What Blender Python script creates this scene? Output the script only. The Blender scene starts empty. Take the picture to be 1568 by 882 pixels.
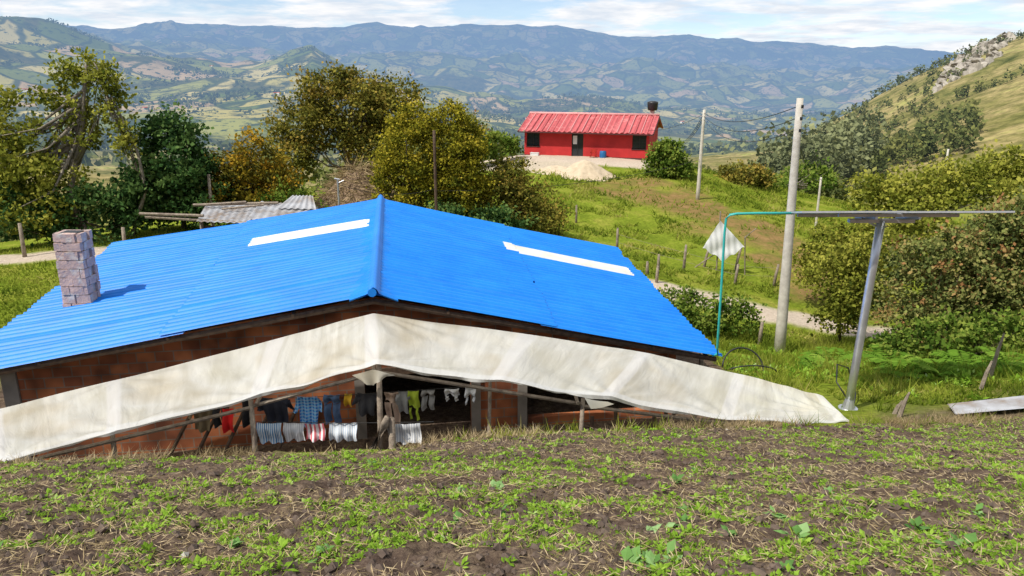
import bpy, math, numpy as np
from mathutils import Vector
rng=np.random.default_rng(7)
sc=bpy.context.scene
sc.view_settings.view_transform='Standard'; sc.view_settings.look='None'; sc.view_settings.exposure=0
R=math.radians
# ------------------------------------------------------------------ camera
cd=bpy.data.cameras.new("camera"); cam=bpy.data.objects.new("camera",cd)
bpy.context.collection.objects.link(cam); sc.camera=cam
cam.location=(0,0,0); cam.rotation_euler=(R(90-15.9),0,0)
cd.sensor_width=36; cd.lens=26.68; cd.clip_start=.1; cd.clip_end=40000
# ------------------------------------------------------------------ noise
def _h(ix,iy,s):
    n=(ix.astype(np.int64)*374761393+iy.astype(np.int64)*668265263+s*974634777)&0xffffffff
    n=((n^(n>>13))*1274126177)&0xffffffff
    n=n^(n>>16)
    return (n&0xffffff)/float(0xffffff)
def vnoise(x,y,s=0):
    x=np.asarray(x,float); y=np.asarray(y,float)
    ix=np.floor(x); iy=np.floor(y); fx=x-ix; fy=y-iy
    fx=fx*fx*fx*(fx*(fx*6-15)+10); fy=fy*fy*fy*(fy*(fy*6-15)+10)
    a=_h(ix,iy,s); b=_h(ix+1,iy,s); c=_h(ix,iy+1,s); d=_h(ix+1,iy+1,s)
    return (a+(b-a)*fx)*(1-fy)+(c+(d-c)*fx)*fy
def fbm(x,y,o=4,s=0,g=.5):
    t=0;a=1;n=0
    for i in range(o):
        t=t+a*(vnoise(x*2**i+i*17.3,y*2**i-i*9.1,s+i)-.5); n+=a; a*=g
    return t/n*2
def ridged(x,y,o=4,s=0):
    t=0;a=1;n=0
    for i in range(o):
        v=1-np.abs(vnoise(x*2**i+i*7.7,y*2**i+i*3.1,s+i)*2-1); t=t+a*v; n+=a; a*=.5
    return t/n
def sm(t):
    t=np.clip(t,0,1); return t*t*(3-2*t)
# ------------------------------------------------------------------ terrain heights
EX=np.array([-40,-12,-7.5,-4.8,-1.9,-1.2,1.3,6.5,10.3,16,40.]); EY=np.array([8.5,9.4,10,10.3,10.7,11.4,12,13.3,14,15,16.])
ctrl=[]
for X in (-14,-8,-2,4,10,17):
    for Y in (-5,0,4,8): ctrl.append((X,Y,-1.6-.372*Y))
ctrl+=[(-7.5,10,-5.5),(-4.8,10.3,-5.58),(-1.9,10.7,-5.68),(1.3,12,-5.98),(6.5,13.3,-6.5),(10.3,14,-6.72),(-14,10,-5.6),(-14,14,-6.9),
(-18,27,-7.4),(-21,30,-7.3),(-16.8,30.5,-7.15),(-20,34,-7.5),(-12,28,-7.4),(-5,27,-7.4),(-2,30,-7.4),
(7.23,15,-7.0),(6.86,16.5,-7.24),(6.93,20,-7.98),(8.83,23.5,-9.03),(5.6,29,-8.26),(9.57,29,-9.06),(11.5,28.5,-9.35),(13.1,28,-9.67),
(11,18,-7.2),(14.4,20,-7.6),(10.95,15,-6.6),(5.96,31,-8.23),(5.27,36,-8.4),(3.52,42,-8.1),(2.85,50,-7.47),(3.3,58,-7.25),(.34,66,-7.05),(12,60,-7.1),(6,68,-7.05),
(6.68,53,-7.75),(9.9,53,-7.8),(12.3,50,-8.1),(12.7,46,-8.5),(15.7,38,-9.4),(20.3,50,-9.65),(12.3,33,-9.4),(14.4,31,-9.7),(10.1,36,-8.9),(30.8,90,-14),
(53.5,120,-19.5),(-8,40,-6.8),(-20,45,-9),(-12,52,-9),(0,84,-11),(12,80,-11),(-30,60,-12),(-60,60,-16),(60,60,-15),(30,42,-10),(28,24,-8.2),(40,10,-4),
(25,8,-4.8),(-25,10,-6),(-30,30,-9),(0,120,-18),(-60,120,-25),(60,150,-22),(100,100,-16),(100,0,0),(-70,0,-6),(-60,-40,10),(0,-40,12),(60,-40,15)]
ctrl=np.array(ctrl,float)
def K(r2): return np.where(r2>1e-9,.5*r2*np.log(r2+1e-12),0)
n=len(ctrl); c2=((ctrl[:,None,:2]-ctrl[None,:,:2])**2).sum(-1)
A=np.zeros((n+3,n+3)); A[:n,:n]=K(c2)+np.eye(n)*2.0; Pm=np.c_[np.ones(n),ctrl[:,:2]]; A[:n,n:]=Pm; A[n:,:n]=Pm.T
W=np.linalg.solve(A,np.r_[ctrl[:,2],np.zeros(3)])
def tps(x,y):
    z=W[n]+W[n+1]*x+W[n+2]*y
    for i in range(n): z=z+W[i]*K((x-ctrl[i,0])**2+(y-ctrl[i,1])**2)
    return z
def slope(p):
    v=(441-np.asarray(p,float))/1162; return -(.274-.9617*v)/(.9617+v*.274)
rings=[(170,{-200:300,1200:290,1350:272,1450:258,1568:240,1800:215}),
(250,{-200:285,1200:262,1300:240,1350:222,1450:180,1500:165,1568:140,1800:90}),
(360,{-200:275,800:262,1000:256,1200:240,1300:182,1350:150,1450:94,1500:66,1568:38,1800:-40}),
(600,{-200:250,1000:250,1200:238,1350:190,1450:140,1568:100,1800:40}),
(1000,{-200:225,0:222,500:225,1000:235,1200:230,1568:180,1800:150}),
(1700,{-200:140,0:150,200:160,400:150,500:152,600:170,800:195,1000:210,1200:218,1568:200,1800:190}),
(2600,{-200:0,0:12,100:34,200:60,330:76,400:84,440:74,480:62,530:104,600:128,700:144,800:156,900:158,1000:176,1200:196,1568:190,1800:190}),
(3400,{-200:30,0:45,200:90,480:118,600:145,800:160,1000:172,1200:182,1568:180,1800:180}),
(5000,{-200:30,0:50,200:70,500:92,600:88,700:96,850:98,1000:112,1100:118,1200:128,1300:120,1450:112,1568:120,1800:120}),
(6500,{-200:50,0:60,500:98,850:104,1100:122,1300:125,1568:120,1800:120}),
(9000,{-200:30,0:28,60:32,180:44,250:36,350:38,450:40,550:34,650:37,800:36,900:46,960:56,1050:52,1150:66,1200:62,1300:75,1350:71,1450:82,1568:86,1800:80}),
(12000,{-200:60,0:70,800:75,1568:110,1800:110})]
RR=np.array([r[0] for r in rings],float)
def far(x,y):
    Rr=np.hypot(x,y); al=np.arctan2(x,y); alc=np.clip(al,-R(44),R(44)); px=784+1205*np.tan(alc); ca=np.cos(alc)
    rows=[]
    for r,d in rings:
        k=sorted(d); rows.append(np.interp(px,k,slope([d[q] for q in k]))*r*ca)
    rows=np.array(rows); idx=np.clip(np.searchsorted(RR,Rr)-1,0,len(RR)-2); t=np.clip((Rr-RR[idx])/(RR[idx+1]-RR[idx]),0,1)
    ar=np.arange(len(Rr)); z=rows[idx,ar]*(1-t)+rows[idx+1,ar]*t
    amp=sm((Rr-700)/1500)
    crest=np.exp(-((Rr-9000)/900)**2)*.72
    z=z+amp*(1-crest)*np.minimum(Rr,6500)*(.042*(ridged(x/1000,y/1000,5,3)-.62)+.013*fbm(x/260,y/260,4,9))
    z=z+sm((Rr-170)/150)*(1-amp)*(5*fbm(x/70,y/70,4,5)+1.2*fbm(x/14,y/14,3,6))
    return z
def edge(x): return np.interp(x,EX,EY)
def hgt(x,y,fine=True):
    x=np.atleast_1d(np.asarray(x,float)).ravel(); y=np.atleast_1d(np.asarray(y,float)).ravel()
    Rr=np.hypot(x,y); z=np.zeros_like(x)
    m=Rr<170; z[m]=tps(x[m],y[m])
    m2=Rr>95; zf=far(x[m2],y[m2]); w=sm((Rr[m2]-95)/75); zz=z[m2]; z[m2]=np.where(Rr[m2]>=170,zf,zz*(1-w)+zf*w)
    if fine: 
        z=z+sm((Rr-14)/10)*(1-sm((Rr-150)/60))*(.10*fbm(x/2.2,y/2.2,3,21)+.25*fbm(x/9,y/9,2,22)*sm((Rr-30)/30))
    d1=y-edge(x)-.25*fbm(x*1.3,y*1.3,2,8)
    i=sm(d1/.55)*sm((5.9-x)/.9)*sm((27.5-y)/2.2)*sm((x+13.6)/1.5)
    z=z*(1-i)+np.minimum(z,-7.4)*i
    if fine:
        s=soilmask(x,y)*(1-i)
        z=z+s*(.075*fbm(x*2.2,y*3.2,4,31,.6)+.045*fbm(x*9,y*9,2,35))
    return z
def soilmask(x,y):
    return sm((edge(x)+.15-y+.5*fbm(x,y,2,41))/.5)
def gz(x,y): return float(hgt(x,y,True)[0])
# ------------------------------------------------------------------ mesh accumulation
class Acc:
    def __init__(s): s.v=[];s.f=[];s.n=0;s.t=[];s.h=[]
    def add(s,v,f,mi=0,tone=.5,haze=0.,smooth=False):
        v=np.asarray(v,float).reshape(-1,3)
        if isinstance(f,np.ndarray): groups=[f]
        else:
            by={}
            for q in f: by.setdefault(len(q),[]).append(q)
            groups=[np.array(g) for g in by.values()]
        for g in groups: s.f.append((g+s.n,mi,smooth))
        s.v.append(v); s.t.append(np.broadcast_to(np.asarray(tone,float),(len(v),))); s.h.append(np.broadcast_to(np.asarray(haze,float),(len(v),))); s.n+=len(v)
    def make(s,name,mats,parent=None,names=("tone","haze")):
        me=bpy.data.meshes.new(name); v=np.concatenate(s.v)
        me.vertices.add(len(v)); me.vertices.foreach_set("co",v.ravel())
        li=np.concatenate([g.ravel() for g,_,_ in s.f]); tot=np.concatenate([np.full(len(g),g.shape[1]) for g,_,_ in s.f])
        st=np.r_[0,np.cumsum(tot)[:-1]]
        me.loops.add(len(li)); me.loops.foreach_set("vertex_index",li.astype(np.int32))
        me.polygons.add(len(tot)); me.polygons.foreach_set("loop_start",st.astype(np.int32))
        try: me.polygons.foreach_set("loop_total",tot.astype(np.int32))
        except Exception: pass
        mi=np.concatenate([(np.full(len(g),m) if np.isscalar(m) else m) for g,m,_ in s.f]).astype(np.int32)
        me.polygons.foreach_set("use_smooth",np.concatenate([np.full(len(g),sm_) for g,_,sm_ in s.f]).astype(bool))
        for m in (mats if isinstance(mats,list) else [mats]): me.materials.append(m)
        me.polygons.foreach_set("material_index",mi)
        for nm,a in zip(names,(s.t,s.h)):
            at=me.attributes.new(nm,'FLOAT','POINT'); at.data.foreach_set("value",np.concatenate(a).astype(np.float32))
        me.update(); me.validate()
        o=bpy.data.objects.new(name,me); bpy.context.collection.objects.link(o)
        if parent: o.parent=parent
        return o
def empty(name,loc=(0,0,0)):
    o=bpy.data.objects.new(name,None); bpy.context.collection.objects.link(o); o.empty_display_size=.2; return o
def nrm(a): return a/np.maximum(np.linalg.norm(a,axis=-1,keepdims=True),1e-9)
def box(c,s,ax=(1,0),tilt=None):
    c=np.array(c,float); e1=np.array([ax[0],ax[1],0.]); e1/=np.linalg.norm(e1); e2=np.array([-e1[1],e1[0],0]); e3=np.array([0,0,1.])
    if tilt is not None: e2,e3=e2*math.cos(tilt)+e3*math.sin(tilt),-e2*math.sin(tilt)+e3*math.cos(tilt)
    v=[]
    for k in (-1,1):
        for a,b in ((-1,-1),(1,-1),(1,1),(-1,1)): v.append(c+e1*a*s[0]/2+e2*b*s[1]/2+e3*k*s[2]/2)
    return np.array(v),np.array([[3,2,1,0],[4,5,6,7],[0,1,5,4],[1,2,6,5],[2,3,7,6],[3,0,4,7]])
def tube(P,r,n=8,cap=True):
    P=np.asarray(P,float); r=np.broadcast_to(np.asarray(r,float),(len(P),)); V=[]
    for i,p in enumerate(P):
        d=P[min(i+1,len(P)-1)]-P[max(i-1,0)]; d=d/max(np.linalg.norm(d),1e-9)
        a=np.cross(d,[0.13,.21,1.] if abs(d[2])<.9 else [1,.1,0.]); a/=np.linalg.norm(a); b=np.cross(d,a)
        for k in range(n):
            t=2*math.pi*k/n; V.append(p+r[i]*(a*math.cos(t)+b*math.sin(t)))
    F=[]
    for i in range(len(P)-1):
        for k in range(n): F.append([i*n+k,i*n+(k+1)%n,(i+1)*n+(k+1)%n,(i+1)*n+k])
    if cap: F.append(list(range(n))[::-1]); F.append([(len(P)-1)*n+k for k in range(n)])
    return np.array(V),F
def gridf(nu,nv):
    i=np.arange(nu-1)[:,None]*nv+np.arange(nv-1)[None,:]; i=i.ravel()
    return np.c_[i,i+nv,i+nv+1,i+1]
# ------------------------------------------------------------------ materials
def newmat(name):
    m=bpy.data.materials.new(name); m.use_nodes=True; nt=m.node_tree; b=nt.nodes["Principled BSDF"]; return m,nt,b
def N(nt,t,**k):
    nd=nt.nodes.new(t)
    for a,v in k.items(): setattr(nd,a,v)
    return nd
def mixc(nt,fac,a,b,bt='MIX'):
    m=N(nt,'ShaderNodeMix',data_type='RGBA',blend_type=bt)
    for sock,val in ((m.inputs[0],fac),(m.inputs[6],a),(m.inputs[7],b)):
        if isinstance(val,(int,float)): sock.default_value=val
        elif isinstance(val,tuple): sock.default_value=val if len(val)==4 else (*val,1)
        else: nt.links.new(val,sock)
    return m.outputs[2]
def ramp(nt,fac,stops,interp='LINEAR'):
    r=N(nt,'ShaderNodeValToRGB'); r.color_ramp.interpolation=interp; e=r.color_ramp.elements
    while len(e)<len(stops): e.new(.5)
    for el,(p,c) in zip(e,stops): el.position=p; el.color=(*c,1) if not isinstance(c,(int,float)) else (c,c,c,1)
    nt.links.new(fac,r.inputs[0]); return r.outputs[0]
def noise(nt,scale,detail=4,rough=.55,dist=0,vec=None):
    nd=N(nt,'ShaderNodeTexNoise'); nd.inputs['Scale'].default_value=scale; nd.inputs['Detail'].default_value=detail; nd.inputs['Roughness'].default_value=rough; nd.inputs['Distortion'].default_value=dist
    if vec is None:
        g=nt.nodes.get("geo") or N(nt,'ShaderNodeNewGeometry',name="geo"); vec=g.outputs['Position']
    nt.links.new(vec,nd.inputs['Vector']); return nd.outputs[0]
def mat(name,c1,c2=None,scale=4,rough=.7,metal=0,bump=0,bscale=None,spec=.4,c3=None):
    m,nt,b=newmat(name); b.inputs['Roughness'].default_value=rough; b.inputs['Metallic'].default_value=metal; b.inputs['Specular IOR Level'].default_value=spec
    c2=c2 or tuple(x*.75 for x in c1)
    f=noise(nt,scale)
    st=[(.32,c1),(.68,c2)]
    if c3: st=[(.3,c1),(.52,c2),(.68,c3)]
    nt.links.new(ramp(nt,f,st),b.inputs['Base Color'])
    if bump:
        bp=N(nt,'ShaderNodeBump'); bp.inputs['Strength'].default_value=bump; bp.inputs['Distance'].default_value=.05
        nt.links.new(noise(nt,bscale or scale*4),bp.inputs['Height']); nt.links.new(bp.outputs[0],b.inputs['Normal'])
    return m
HAZE=(.23,.37,.60)  # colour of the aerial haze painted onto distant surfaces as glow
def addhaze(nt,shader_out):  # mixes emission into the surface to imitate haze; no air volume
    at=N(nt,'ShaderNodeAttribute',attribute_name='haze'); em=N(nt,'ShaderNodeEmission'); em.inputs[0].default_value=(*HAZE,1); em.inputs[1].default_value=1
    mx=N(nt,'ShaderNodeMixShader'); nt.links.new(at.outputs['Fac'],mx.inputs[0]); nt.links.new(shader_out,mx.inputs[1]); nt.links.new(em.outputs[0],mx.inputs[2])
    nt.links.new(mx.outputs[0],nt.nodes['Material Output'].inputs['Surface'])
def leafmat(name,stops,transl=.3,haze=False,rough=.55):
    m=bpy.data.materials.new(name); m.use_nodes=True; nt=m.node_tree; nt.nodes.remove(nt.nodes["Principled BSDF"])
    at=N(nt,'ShaderNodeAttribute',attribute_name='tone')
    c=ramp(nt,at.outputs['Fac'],stops); df=N(nt,'ShaderNodeBsdfDiffuse'); nt.links.new(c,df.inputs[0])
    tr=N(nt,'ShaderNodeBsdfTranslucent'); nt.links.new(c,tr.inputs[0]); mx=N(nt,'ShaderNodeMixShader'); mx.inputs[0].default_value=transl
    nt.links.new(df.outputs[0],mx.inputs[1]); nt.links.new(tr.outputs[0],mx.inputs[2])
    if haze: addhaze(nt,mx.outputs[0])
    else: nt.links.new(mx.outputs[0],nt.nodes['Material Output'].inputs['Surface'])
    return m
bark=mat("bark",(.16,.12,.09),(.07,.05,.035),8,.9,bump=.4)
barkpale=mat("pale_bark",(.30,.26,.20),(.16,.13,.10),8,.9,bump=.4)
wood=mat("weathered_wood",(.34,.28,.21),(.17,.13,.10),9,.85,bump=.4)
wooddark=mat("dark_wood",(.11,.07,.045),(.05,.03,.02),9,.85)
concrete=mat("pole_concrete",(.58,.54,.46),(.44,.40,.34),6,.85,bump=.2)
steel=mat("galvanised_steel",(.66,.67,.69),(.52,.53,.55),5,.36,metal=.75)
zinc=mat("zinc_sheet",(.50,.51,.53),(.36,.35,.35),1.8,.5,metal=.25,c3=(.26,.20,.15))
black=mat("black_plastic",(.015,.015,.015),(.03,.03,.03),5,.45)
cablem=mat("cable",(.02,.02,.02),None,5,.6)
# ------------------------------------------------------------------ terrain sheet
ang=np.r_[np.linspace(-180,-48,40,endpoint=False),np.linspace(-48,-40,20,endpoint=False),np.linspace(-40,40,700,endpoint=False),np.linspace(40,48,20,endpoint=False),np.linspace(48,180,40,endpoint=False)]*math.pi/180
r1=np.exp(np.arange(math.log(2.2),math.log(60),.0085)); r2=np.exp(np.arange(math.log(60),math.log(12000),.0125))
rad=np.r_[.05,.4,.8,1.2,1.7,r1,r2]
AA,RD=np.meshgrid(ang,rad,indexing='ij'); gx=(RD*np.sin(AA)).ravel(); gy=(RD*np.cos(AA)).ravel(); gzv=hgt(gx,gy)
na,nr=len(ang),len(rad)
ia=np.arange(na)
I=(ia[:,None]*nr+np.arange(nr-1)[None,:]); J=(((ia+1)%na)[:,None]*nr+np.arange(nr-1)[None,:])
F=np.c_[I.ravel(),I.ravel()+1,J.ravel()+1,J.ravel()]
frad=np.tile(rad[:-1],na); fmi=np.where(frad<190,0,np.where(frad<1000,1,2))
def hz(x,y,z=0): return .95*(1-np.exp(-np.maximum(np.hypot(x,y)-120,0)/2900.))  # painted haze amount, growing with distance from the origin
def pathd(x,y,P):
    P=np.array(P,float); d=np.full(len(x),1e9)
    for a,c in zip(P[:-1],P[1:]):
        ab=c-a; t=np.clip(((x-a[0])*ab[0]+(y-a[1])*ab[1])/(ab@ab),0,1); d=np.minimum(d,np.hypot(x-a[0]-t*ab[0],y-a[1]-t*ab[1]))
    return d
def attr(nt,n): return N(nt,'ShaderNodeAttribute',attribute_name=n).outputs['Fac']
def maprange(nt,v,a,b,c=0,d=1):
    q=N(nt,'ShaderNodeMapRange'); q.inputs[1].default_value=a;q.inputs[2].default_value=b;q.inputs[3].default_value=c;q.inputs[4].default_value=d; nt.links.new(v,q.inputs[0]); return q.outputs[0]
def dm(name):
    m=bpy.data.materials.new(name); m.use_nodes=True; nt=m.node_tree; nt.nodes.remove(nt.nodes["Principled BSDF"]); b=N(nt,'ShaderNodeBsdfDiffuse'); return m,nt,b
def hillcol(nt):
    h=ramp(nt,noise(nt,.045,5,.68,.3),[(.32,(.09,.10,.028)),(.43,(.20,.18,.06)),(.55,(.33,.26,.12)),(.68,(.36,.35,.11))])
    return mixc(nt,1.0,h,ramp(nt,noise(nt,.35,4,.7),[(.38,(.55,.6,.5)),(.6,(1.1,1.1,1.05))]),'MULTIPLY')
def farmcol(nt):
    if not nt.nodes.get('geo'): N(nt,'ShaderNodeNewGeometry',name='geo')
    geo=nt.nodes['geo']
    wn=N(nt,'ShaderNodeTexNoise'); wn.inputs['Scale'].default_value=.006; nt.links.new(geo.outputs['Position'],wn.inputs['Vector'])
    va=N(nt,'ShaderNodeVectorMath',operation='MULTIPLY_ADD'); va.inputs[1].default_value=(160,160,0); nt.links.new(wn.outputs['Color'],va.inputs[0]); nt.links.new(geo.outputs['Position'],va.inputs[2])
    fl=N(nt,'ShaderNodeVectorMath',operation='MULTIPLY'); fl.inputs[1].default_value=(1,.75,.6); nt.links.new(va.outputs[0],fl.inputs[0])
    vo=N(nt,'ShaderNodeTexVoronoi',feature='F1'); vo.inputs['Scale'].default_value=.009; nt.links.new(fl.outputs[0],vo.inputs['Vector'])
    sp=N(nt,'ShaderNodeSeparateColor'); nt.links.new(vo.outputs['Color'],sp.inputs[0])
    fc=ramp(nt,sp.outputs[0],[(0,(.12,.15,.03)),(.18,(.26,.26,.06)),(.36,(.42,.35,.10)),(.52,(.52,.42,.16)),(.68,(.18,.20,.045)),(.80,(.46,.32,.17)),(.93,(.30,.29,.07))],'CONSTANT')
    vo2=N(nt,'ShaderNodeTexVoronoi',feature='DISTANCE_TO_EDGE'); vo2.inputs['Scale'].default_value=.009; nt.links.new(fl.outputs[0],vo2.inputs['Vector'])
    hedge=ramp(nt,vo2.outputs['Distance'],[(.03,.9),(.07,0.)])
    fc=mixc(nt,hedge,fc,(.04,.06,.02))
    fc=mixc(nt,ramp(nt,noise(nt,.0035,6,.7,.5),[(.51,0.),(.57,1.)]),fc,ramp(nt,noise(nt,.03,4,.7),[(.35,(.03,.045,.018)),(.65,(.13,.12,.04))]))
    return mixc(nt,ramp(nt,noise(nt,.05,4,.75),[(.56,0.),(.60,1.)]),fc,(.04,.06,.022))
m0,nt,b=dm("near_ground")
g1=ramp(nt,noise(nt,.55,5,.65),[(.3,(.12,.17,.020)),(.5,(.20,.25,.030)),(.7,(.32,.31,.065))])
n7=noise(nt,7,4,.7)
grass=mixc(nt,1.0,g1,ramp(nt,n7,[(.3,(.55,.55,.5)),(.7,(1.25,1.25,1.1))]),'MULTIPLY')
n16=noise(nt,1.6,5,.7)
dryc=ramp(nt,n16,[(.35,(.13,.13,.035)),(.55,(.26,.15,.07)),(.7,(.34,.20,.10))])
col=mixc(nt,attr(nt,'dry'),grass,dryc)
soilc=ramp(nt,noise(nt,5,6,.75),[(.30,(.045,.031,.024)),(.5,(.105,.073,.055)),(.68,(.21,.155,.115))])
soilc=mixc(nt,ramp(nt,n16,[(.45,0.),(.60,.6)]),soilc,ramp(nt,noise(nt,22,3,.8),[(.4,(.08,.056,.04)),(.62,(.30,.225,.14))]))
col=mixc(nt,attr(nt,'soil'),col,soilc)
pathc=ramp(nt,n7,[(.3,(.42,.34,.26)),(.7,(.62,.52,.41))])
col=mixc(nt,attr(nt,'path'),col,pathc)
col=mixc(nt,maprange(nt,attr(nt,'rad'),80,180),col,hillcol(nt))
nt.links.new(col,b.inputs[0])
bp=N(nt,'ShaderNodeBump'); bp.inputs['Strength'].default_value=.9; bp.inputs['Distance'].default_value=.05; nt.links.new(noise(nt,9,6,.75),bp.inputs['Height']); nt.links.new(bp.outputs[0],b.inputs['Normal'])
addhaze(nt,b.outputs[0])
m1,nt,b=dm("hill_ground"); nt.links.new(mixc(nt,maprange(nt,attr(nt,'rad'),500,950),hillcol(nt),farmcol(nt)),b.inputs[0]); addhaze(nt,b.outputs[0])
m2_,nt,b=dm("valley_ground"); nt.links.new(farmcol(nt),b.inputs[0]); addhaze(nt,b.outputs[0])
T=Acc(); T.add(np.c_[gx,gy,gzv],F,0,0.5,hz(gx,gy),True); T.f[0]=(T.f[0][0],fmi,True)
ter=T.make("ground",[m0,m1,m2_]); me=ter.data
path1=[(-3,30.5),(2,29.6),(5.6,29.2),(9.57,28.8),(11.5,28.3),(13.3,27.8),(18,26),(26,23)]
path2=[(-26,30.5),(-20.8,30),(-16.8,30.5),(-10,30.5),(-3,30.5)]
yard=[(-1.5,66.5),(1,64.3),(6,62),(11,60.5)]
near=(np.hypot(gx,gy)<120)
pm=np.zeros_like(gx); d=np.minimum(pathd(gx[near],gy[near],path1),pathd(gx[near],gy[near],path2)); wob=.35*fbm(gx[near]/1.2,gy[near]/1.2,3,61)
pm[near]=sm((1.2-d+wob)/.45)
yd=pathd(gx[near],gy[near],yard); pm[near]=np.maximum(pm[near],sm((2.6-yd+wob)/.5))
yd=pathd(gx[near],gy[near],[(-1.5,61),(4,59)]); pm[near]=np.maximum(pm[near],sm((2.6-yd+wob*2)/.8)*.9)
soil=np.zeros_like(gx); soil[near]=soilmask(gx[near],gy[near])
inh=(sm((gy-edge(gx)+.1)/.4)*sm((6.2-gx)/.6)*sm((28-gy)/2)*sm((gx+13.6)/1.5)); soil=np.maximum(soil,inh)
rb=sm((gx-6.5)/2)*sm((gy-12.5)/1.0)*sm((17.0-gy)/2.5)*(.6+.6*fbm(gx,gy,3,77)); soil=np.maximum(soil,np.clip(rb,0,1)*near)
dry=np.zeros_like(gx); drypath=[(9,52),(12,46),(14.5,41),(15.5,37),(15.5,33)]
dd=pathd(gx[near],gy[near],drypath); dry[near]=sm((4.0-dd+3*fbm(gx[near]/2.5,gy[near]/2.5,3,71))/3)*.85
dd=pathd(gx[near],gy[near],[(-8,38),(-8,44)]); dry[near]=np.maximum(dry[near],sm((3-dd)/2))
for nm,a in (("soil",soil),("path",pm),("dry",dry),("rad",np.hypot(gx,gy))):
    at=me.attributes.new(nm,'FLOAT','POINT'); at.data.foreach_set("value",a.astype(np.float32))
# ------------------------------------------------------------------ leaves & trees
def leafquads(acc,P,L,Wd,tone,mi=0,up=.5,D=None,haze=0.):
    n_=len(P)
    if n_==0: return
    D=nrm(rng.normal(size=(n_,3))) if D is None else nrm(D)
    Nn=nrm(rng.normal(size=(n_,3))+[-.3*up,-.2*up,up]); Wv=nrm(np.cross(D,Nn)); L=np.broadcast_to(L,(n_,))[:,None]; Wd=np.broadcast_to(Wd,(n_,))[:,None]
    V=np.stack([P,P+D*L*.5+Wv*Wd,P+D*L,P+D*L*.5-Wv*Wd],1).reshape(-1,3)
    acc.add(V,np.arange(n_*4).reshape(-1,4),mi,np.repeat(np.broadcast_to(tone,(n_,)),4),np.repeat(np.broadcast_to(haze,(n_,)),4))
def tree(name,base,lobes,lm,bm=None,tr=.15,ncl=200,nl=50,ls=.14,clr=.45,limbs=14,shell=.55,trunk_pts=None,lw=.36,droop=0):
    bm=bm or bark; a=Acc(); base=np.array(base,float); L=np.array(lobes,float); vol=L[:,3]*L[:,4]*L[:,5]; pr=vol**.8/np.sum(vol**.8)
    top=L[:,:3].mean(0)
    if trunk_pts is None:
        trunk_pts=[base-[0,0,.3],base*.7+top*.3+rng.normal(0,.12,3),base*.35+top*.65+rng.normal(0,.15,3),top]
    tp=np.array(trunk_pts,float); a.add(*tube(tp,np.linspace(tr,tr*.35,len(tp)),8),1,smooth=True)
    ci=rng.choice(len(L),ncl,p=pr); dirs=nrm(rng.normal(size=(ncl,3))); rr=shell+(1.08-shell)*rng.random(ncl)**.7
    C=L[ci,:3]+dirs*L[ci,3:]*rr[:,None]
    C=C[C[:,2]>base[2]+.1]
    for c in C[rng.choice(len(C),min(limbs,len(C)),replace=False)]:
        s=tp[1]+(tp[-1]-tp[1])*rng.random()*.9; m=(s+c)/2+[0,0,-.12*np.linalg.norm(c-s)]+rng.normal(0,.1,3)
        a.add(*tube([s,m,c],[tr*.4,tr*.22,tr*.06],5),1,smooth=True)
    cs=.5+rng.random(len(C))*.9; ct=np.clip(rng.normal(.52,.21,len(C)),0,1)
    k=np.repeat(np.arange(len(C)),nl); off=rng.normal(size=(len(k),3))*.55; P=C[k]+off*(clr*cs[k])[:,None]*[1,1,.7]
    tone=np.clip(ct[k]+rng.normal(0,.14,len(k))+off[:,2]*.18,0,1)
    D=rng.normal(size=(len(k),3))+off*.6; D[:,2]-=droop
    s=ls*(.6+.8*rng.random(len(k)))
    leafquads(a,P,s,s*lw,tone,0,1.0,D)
    return a.make(name,[lm,bm])
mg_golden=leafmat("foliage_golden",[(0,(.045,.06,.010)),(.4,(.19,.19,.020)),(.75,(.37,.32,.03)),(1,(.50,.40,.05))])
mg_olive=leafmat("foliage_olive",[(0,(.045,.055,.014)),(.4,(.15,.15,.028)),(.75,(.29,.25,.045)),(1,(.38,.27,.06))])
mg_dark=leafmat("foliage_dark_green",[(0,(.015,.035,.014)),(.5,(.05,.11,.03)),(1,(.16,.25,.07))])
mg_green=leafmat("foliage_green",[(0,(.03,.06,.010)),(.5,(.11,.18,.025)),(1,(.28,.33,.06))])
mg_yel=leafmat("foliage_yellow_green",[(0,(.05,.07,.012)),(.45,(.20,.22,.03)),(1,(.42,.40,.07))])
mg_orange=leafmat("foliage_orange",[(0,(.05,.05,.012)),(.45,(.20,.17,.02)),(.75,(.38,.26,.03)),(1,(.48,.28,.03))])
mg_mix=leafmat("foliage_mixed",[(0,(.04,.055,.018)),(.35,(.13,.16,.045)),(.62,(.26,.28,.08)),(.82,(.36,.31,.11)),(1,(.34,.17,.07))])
def G(x,y): return (x,y,gz(x,y))
tree("alder_tree",G(-19.3,33.5),[(-20.6,33,-4.4,2.0,2,2.4),(-22.4,33,-2.3,1.7,1.6,1.7),(-18.9,34,-2.2,1.2,1.2,1.2),(-18.6,34.3,.1,1.3,1.1,.8),(-20.0,34,-.9,.9,1,.8),(-17.3,34,-1.2,.6,.6,1.1),(-24,34,-4.6,2.2,2,2.8)],mg_yel,barkpale,.2,480,38,.18,.40,34,.2,[(-19.3,33.5,-7.8),(-19.6,33.6,-5),(-18.9,33.9,-2.5),(-18.3,34,.3)])
tree("alder_tree",G(-17.2,33.5),[(-16.9,33.6,-2.9,.5,.5,1.0),(-17.6,33.8,-.2,.6,.5,.6)],mg_yel,barkpale,.09,34,30,.17,.3,20,.2,[(-17.4,33.5,-7.8),(-16.2,33.5,-5),(-16.4,33.6,-3.4),(-17.3,33.8,-1),(-17.9,33.9,.4)])
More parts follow.
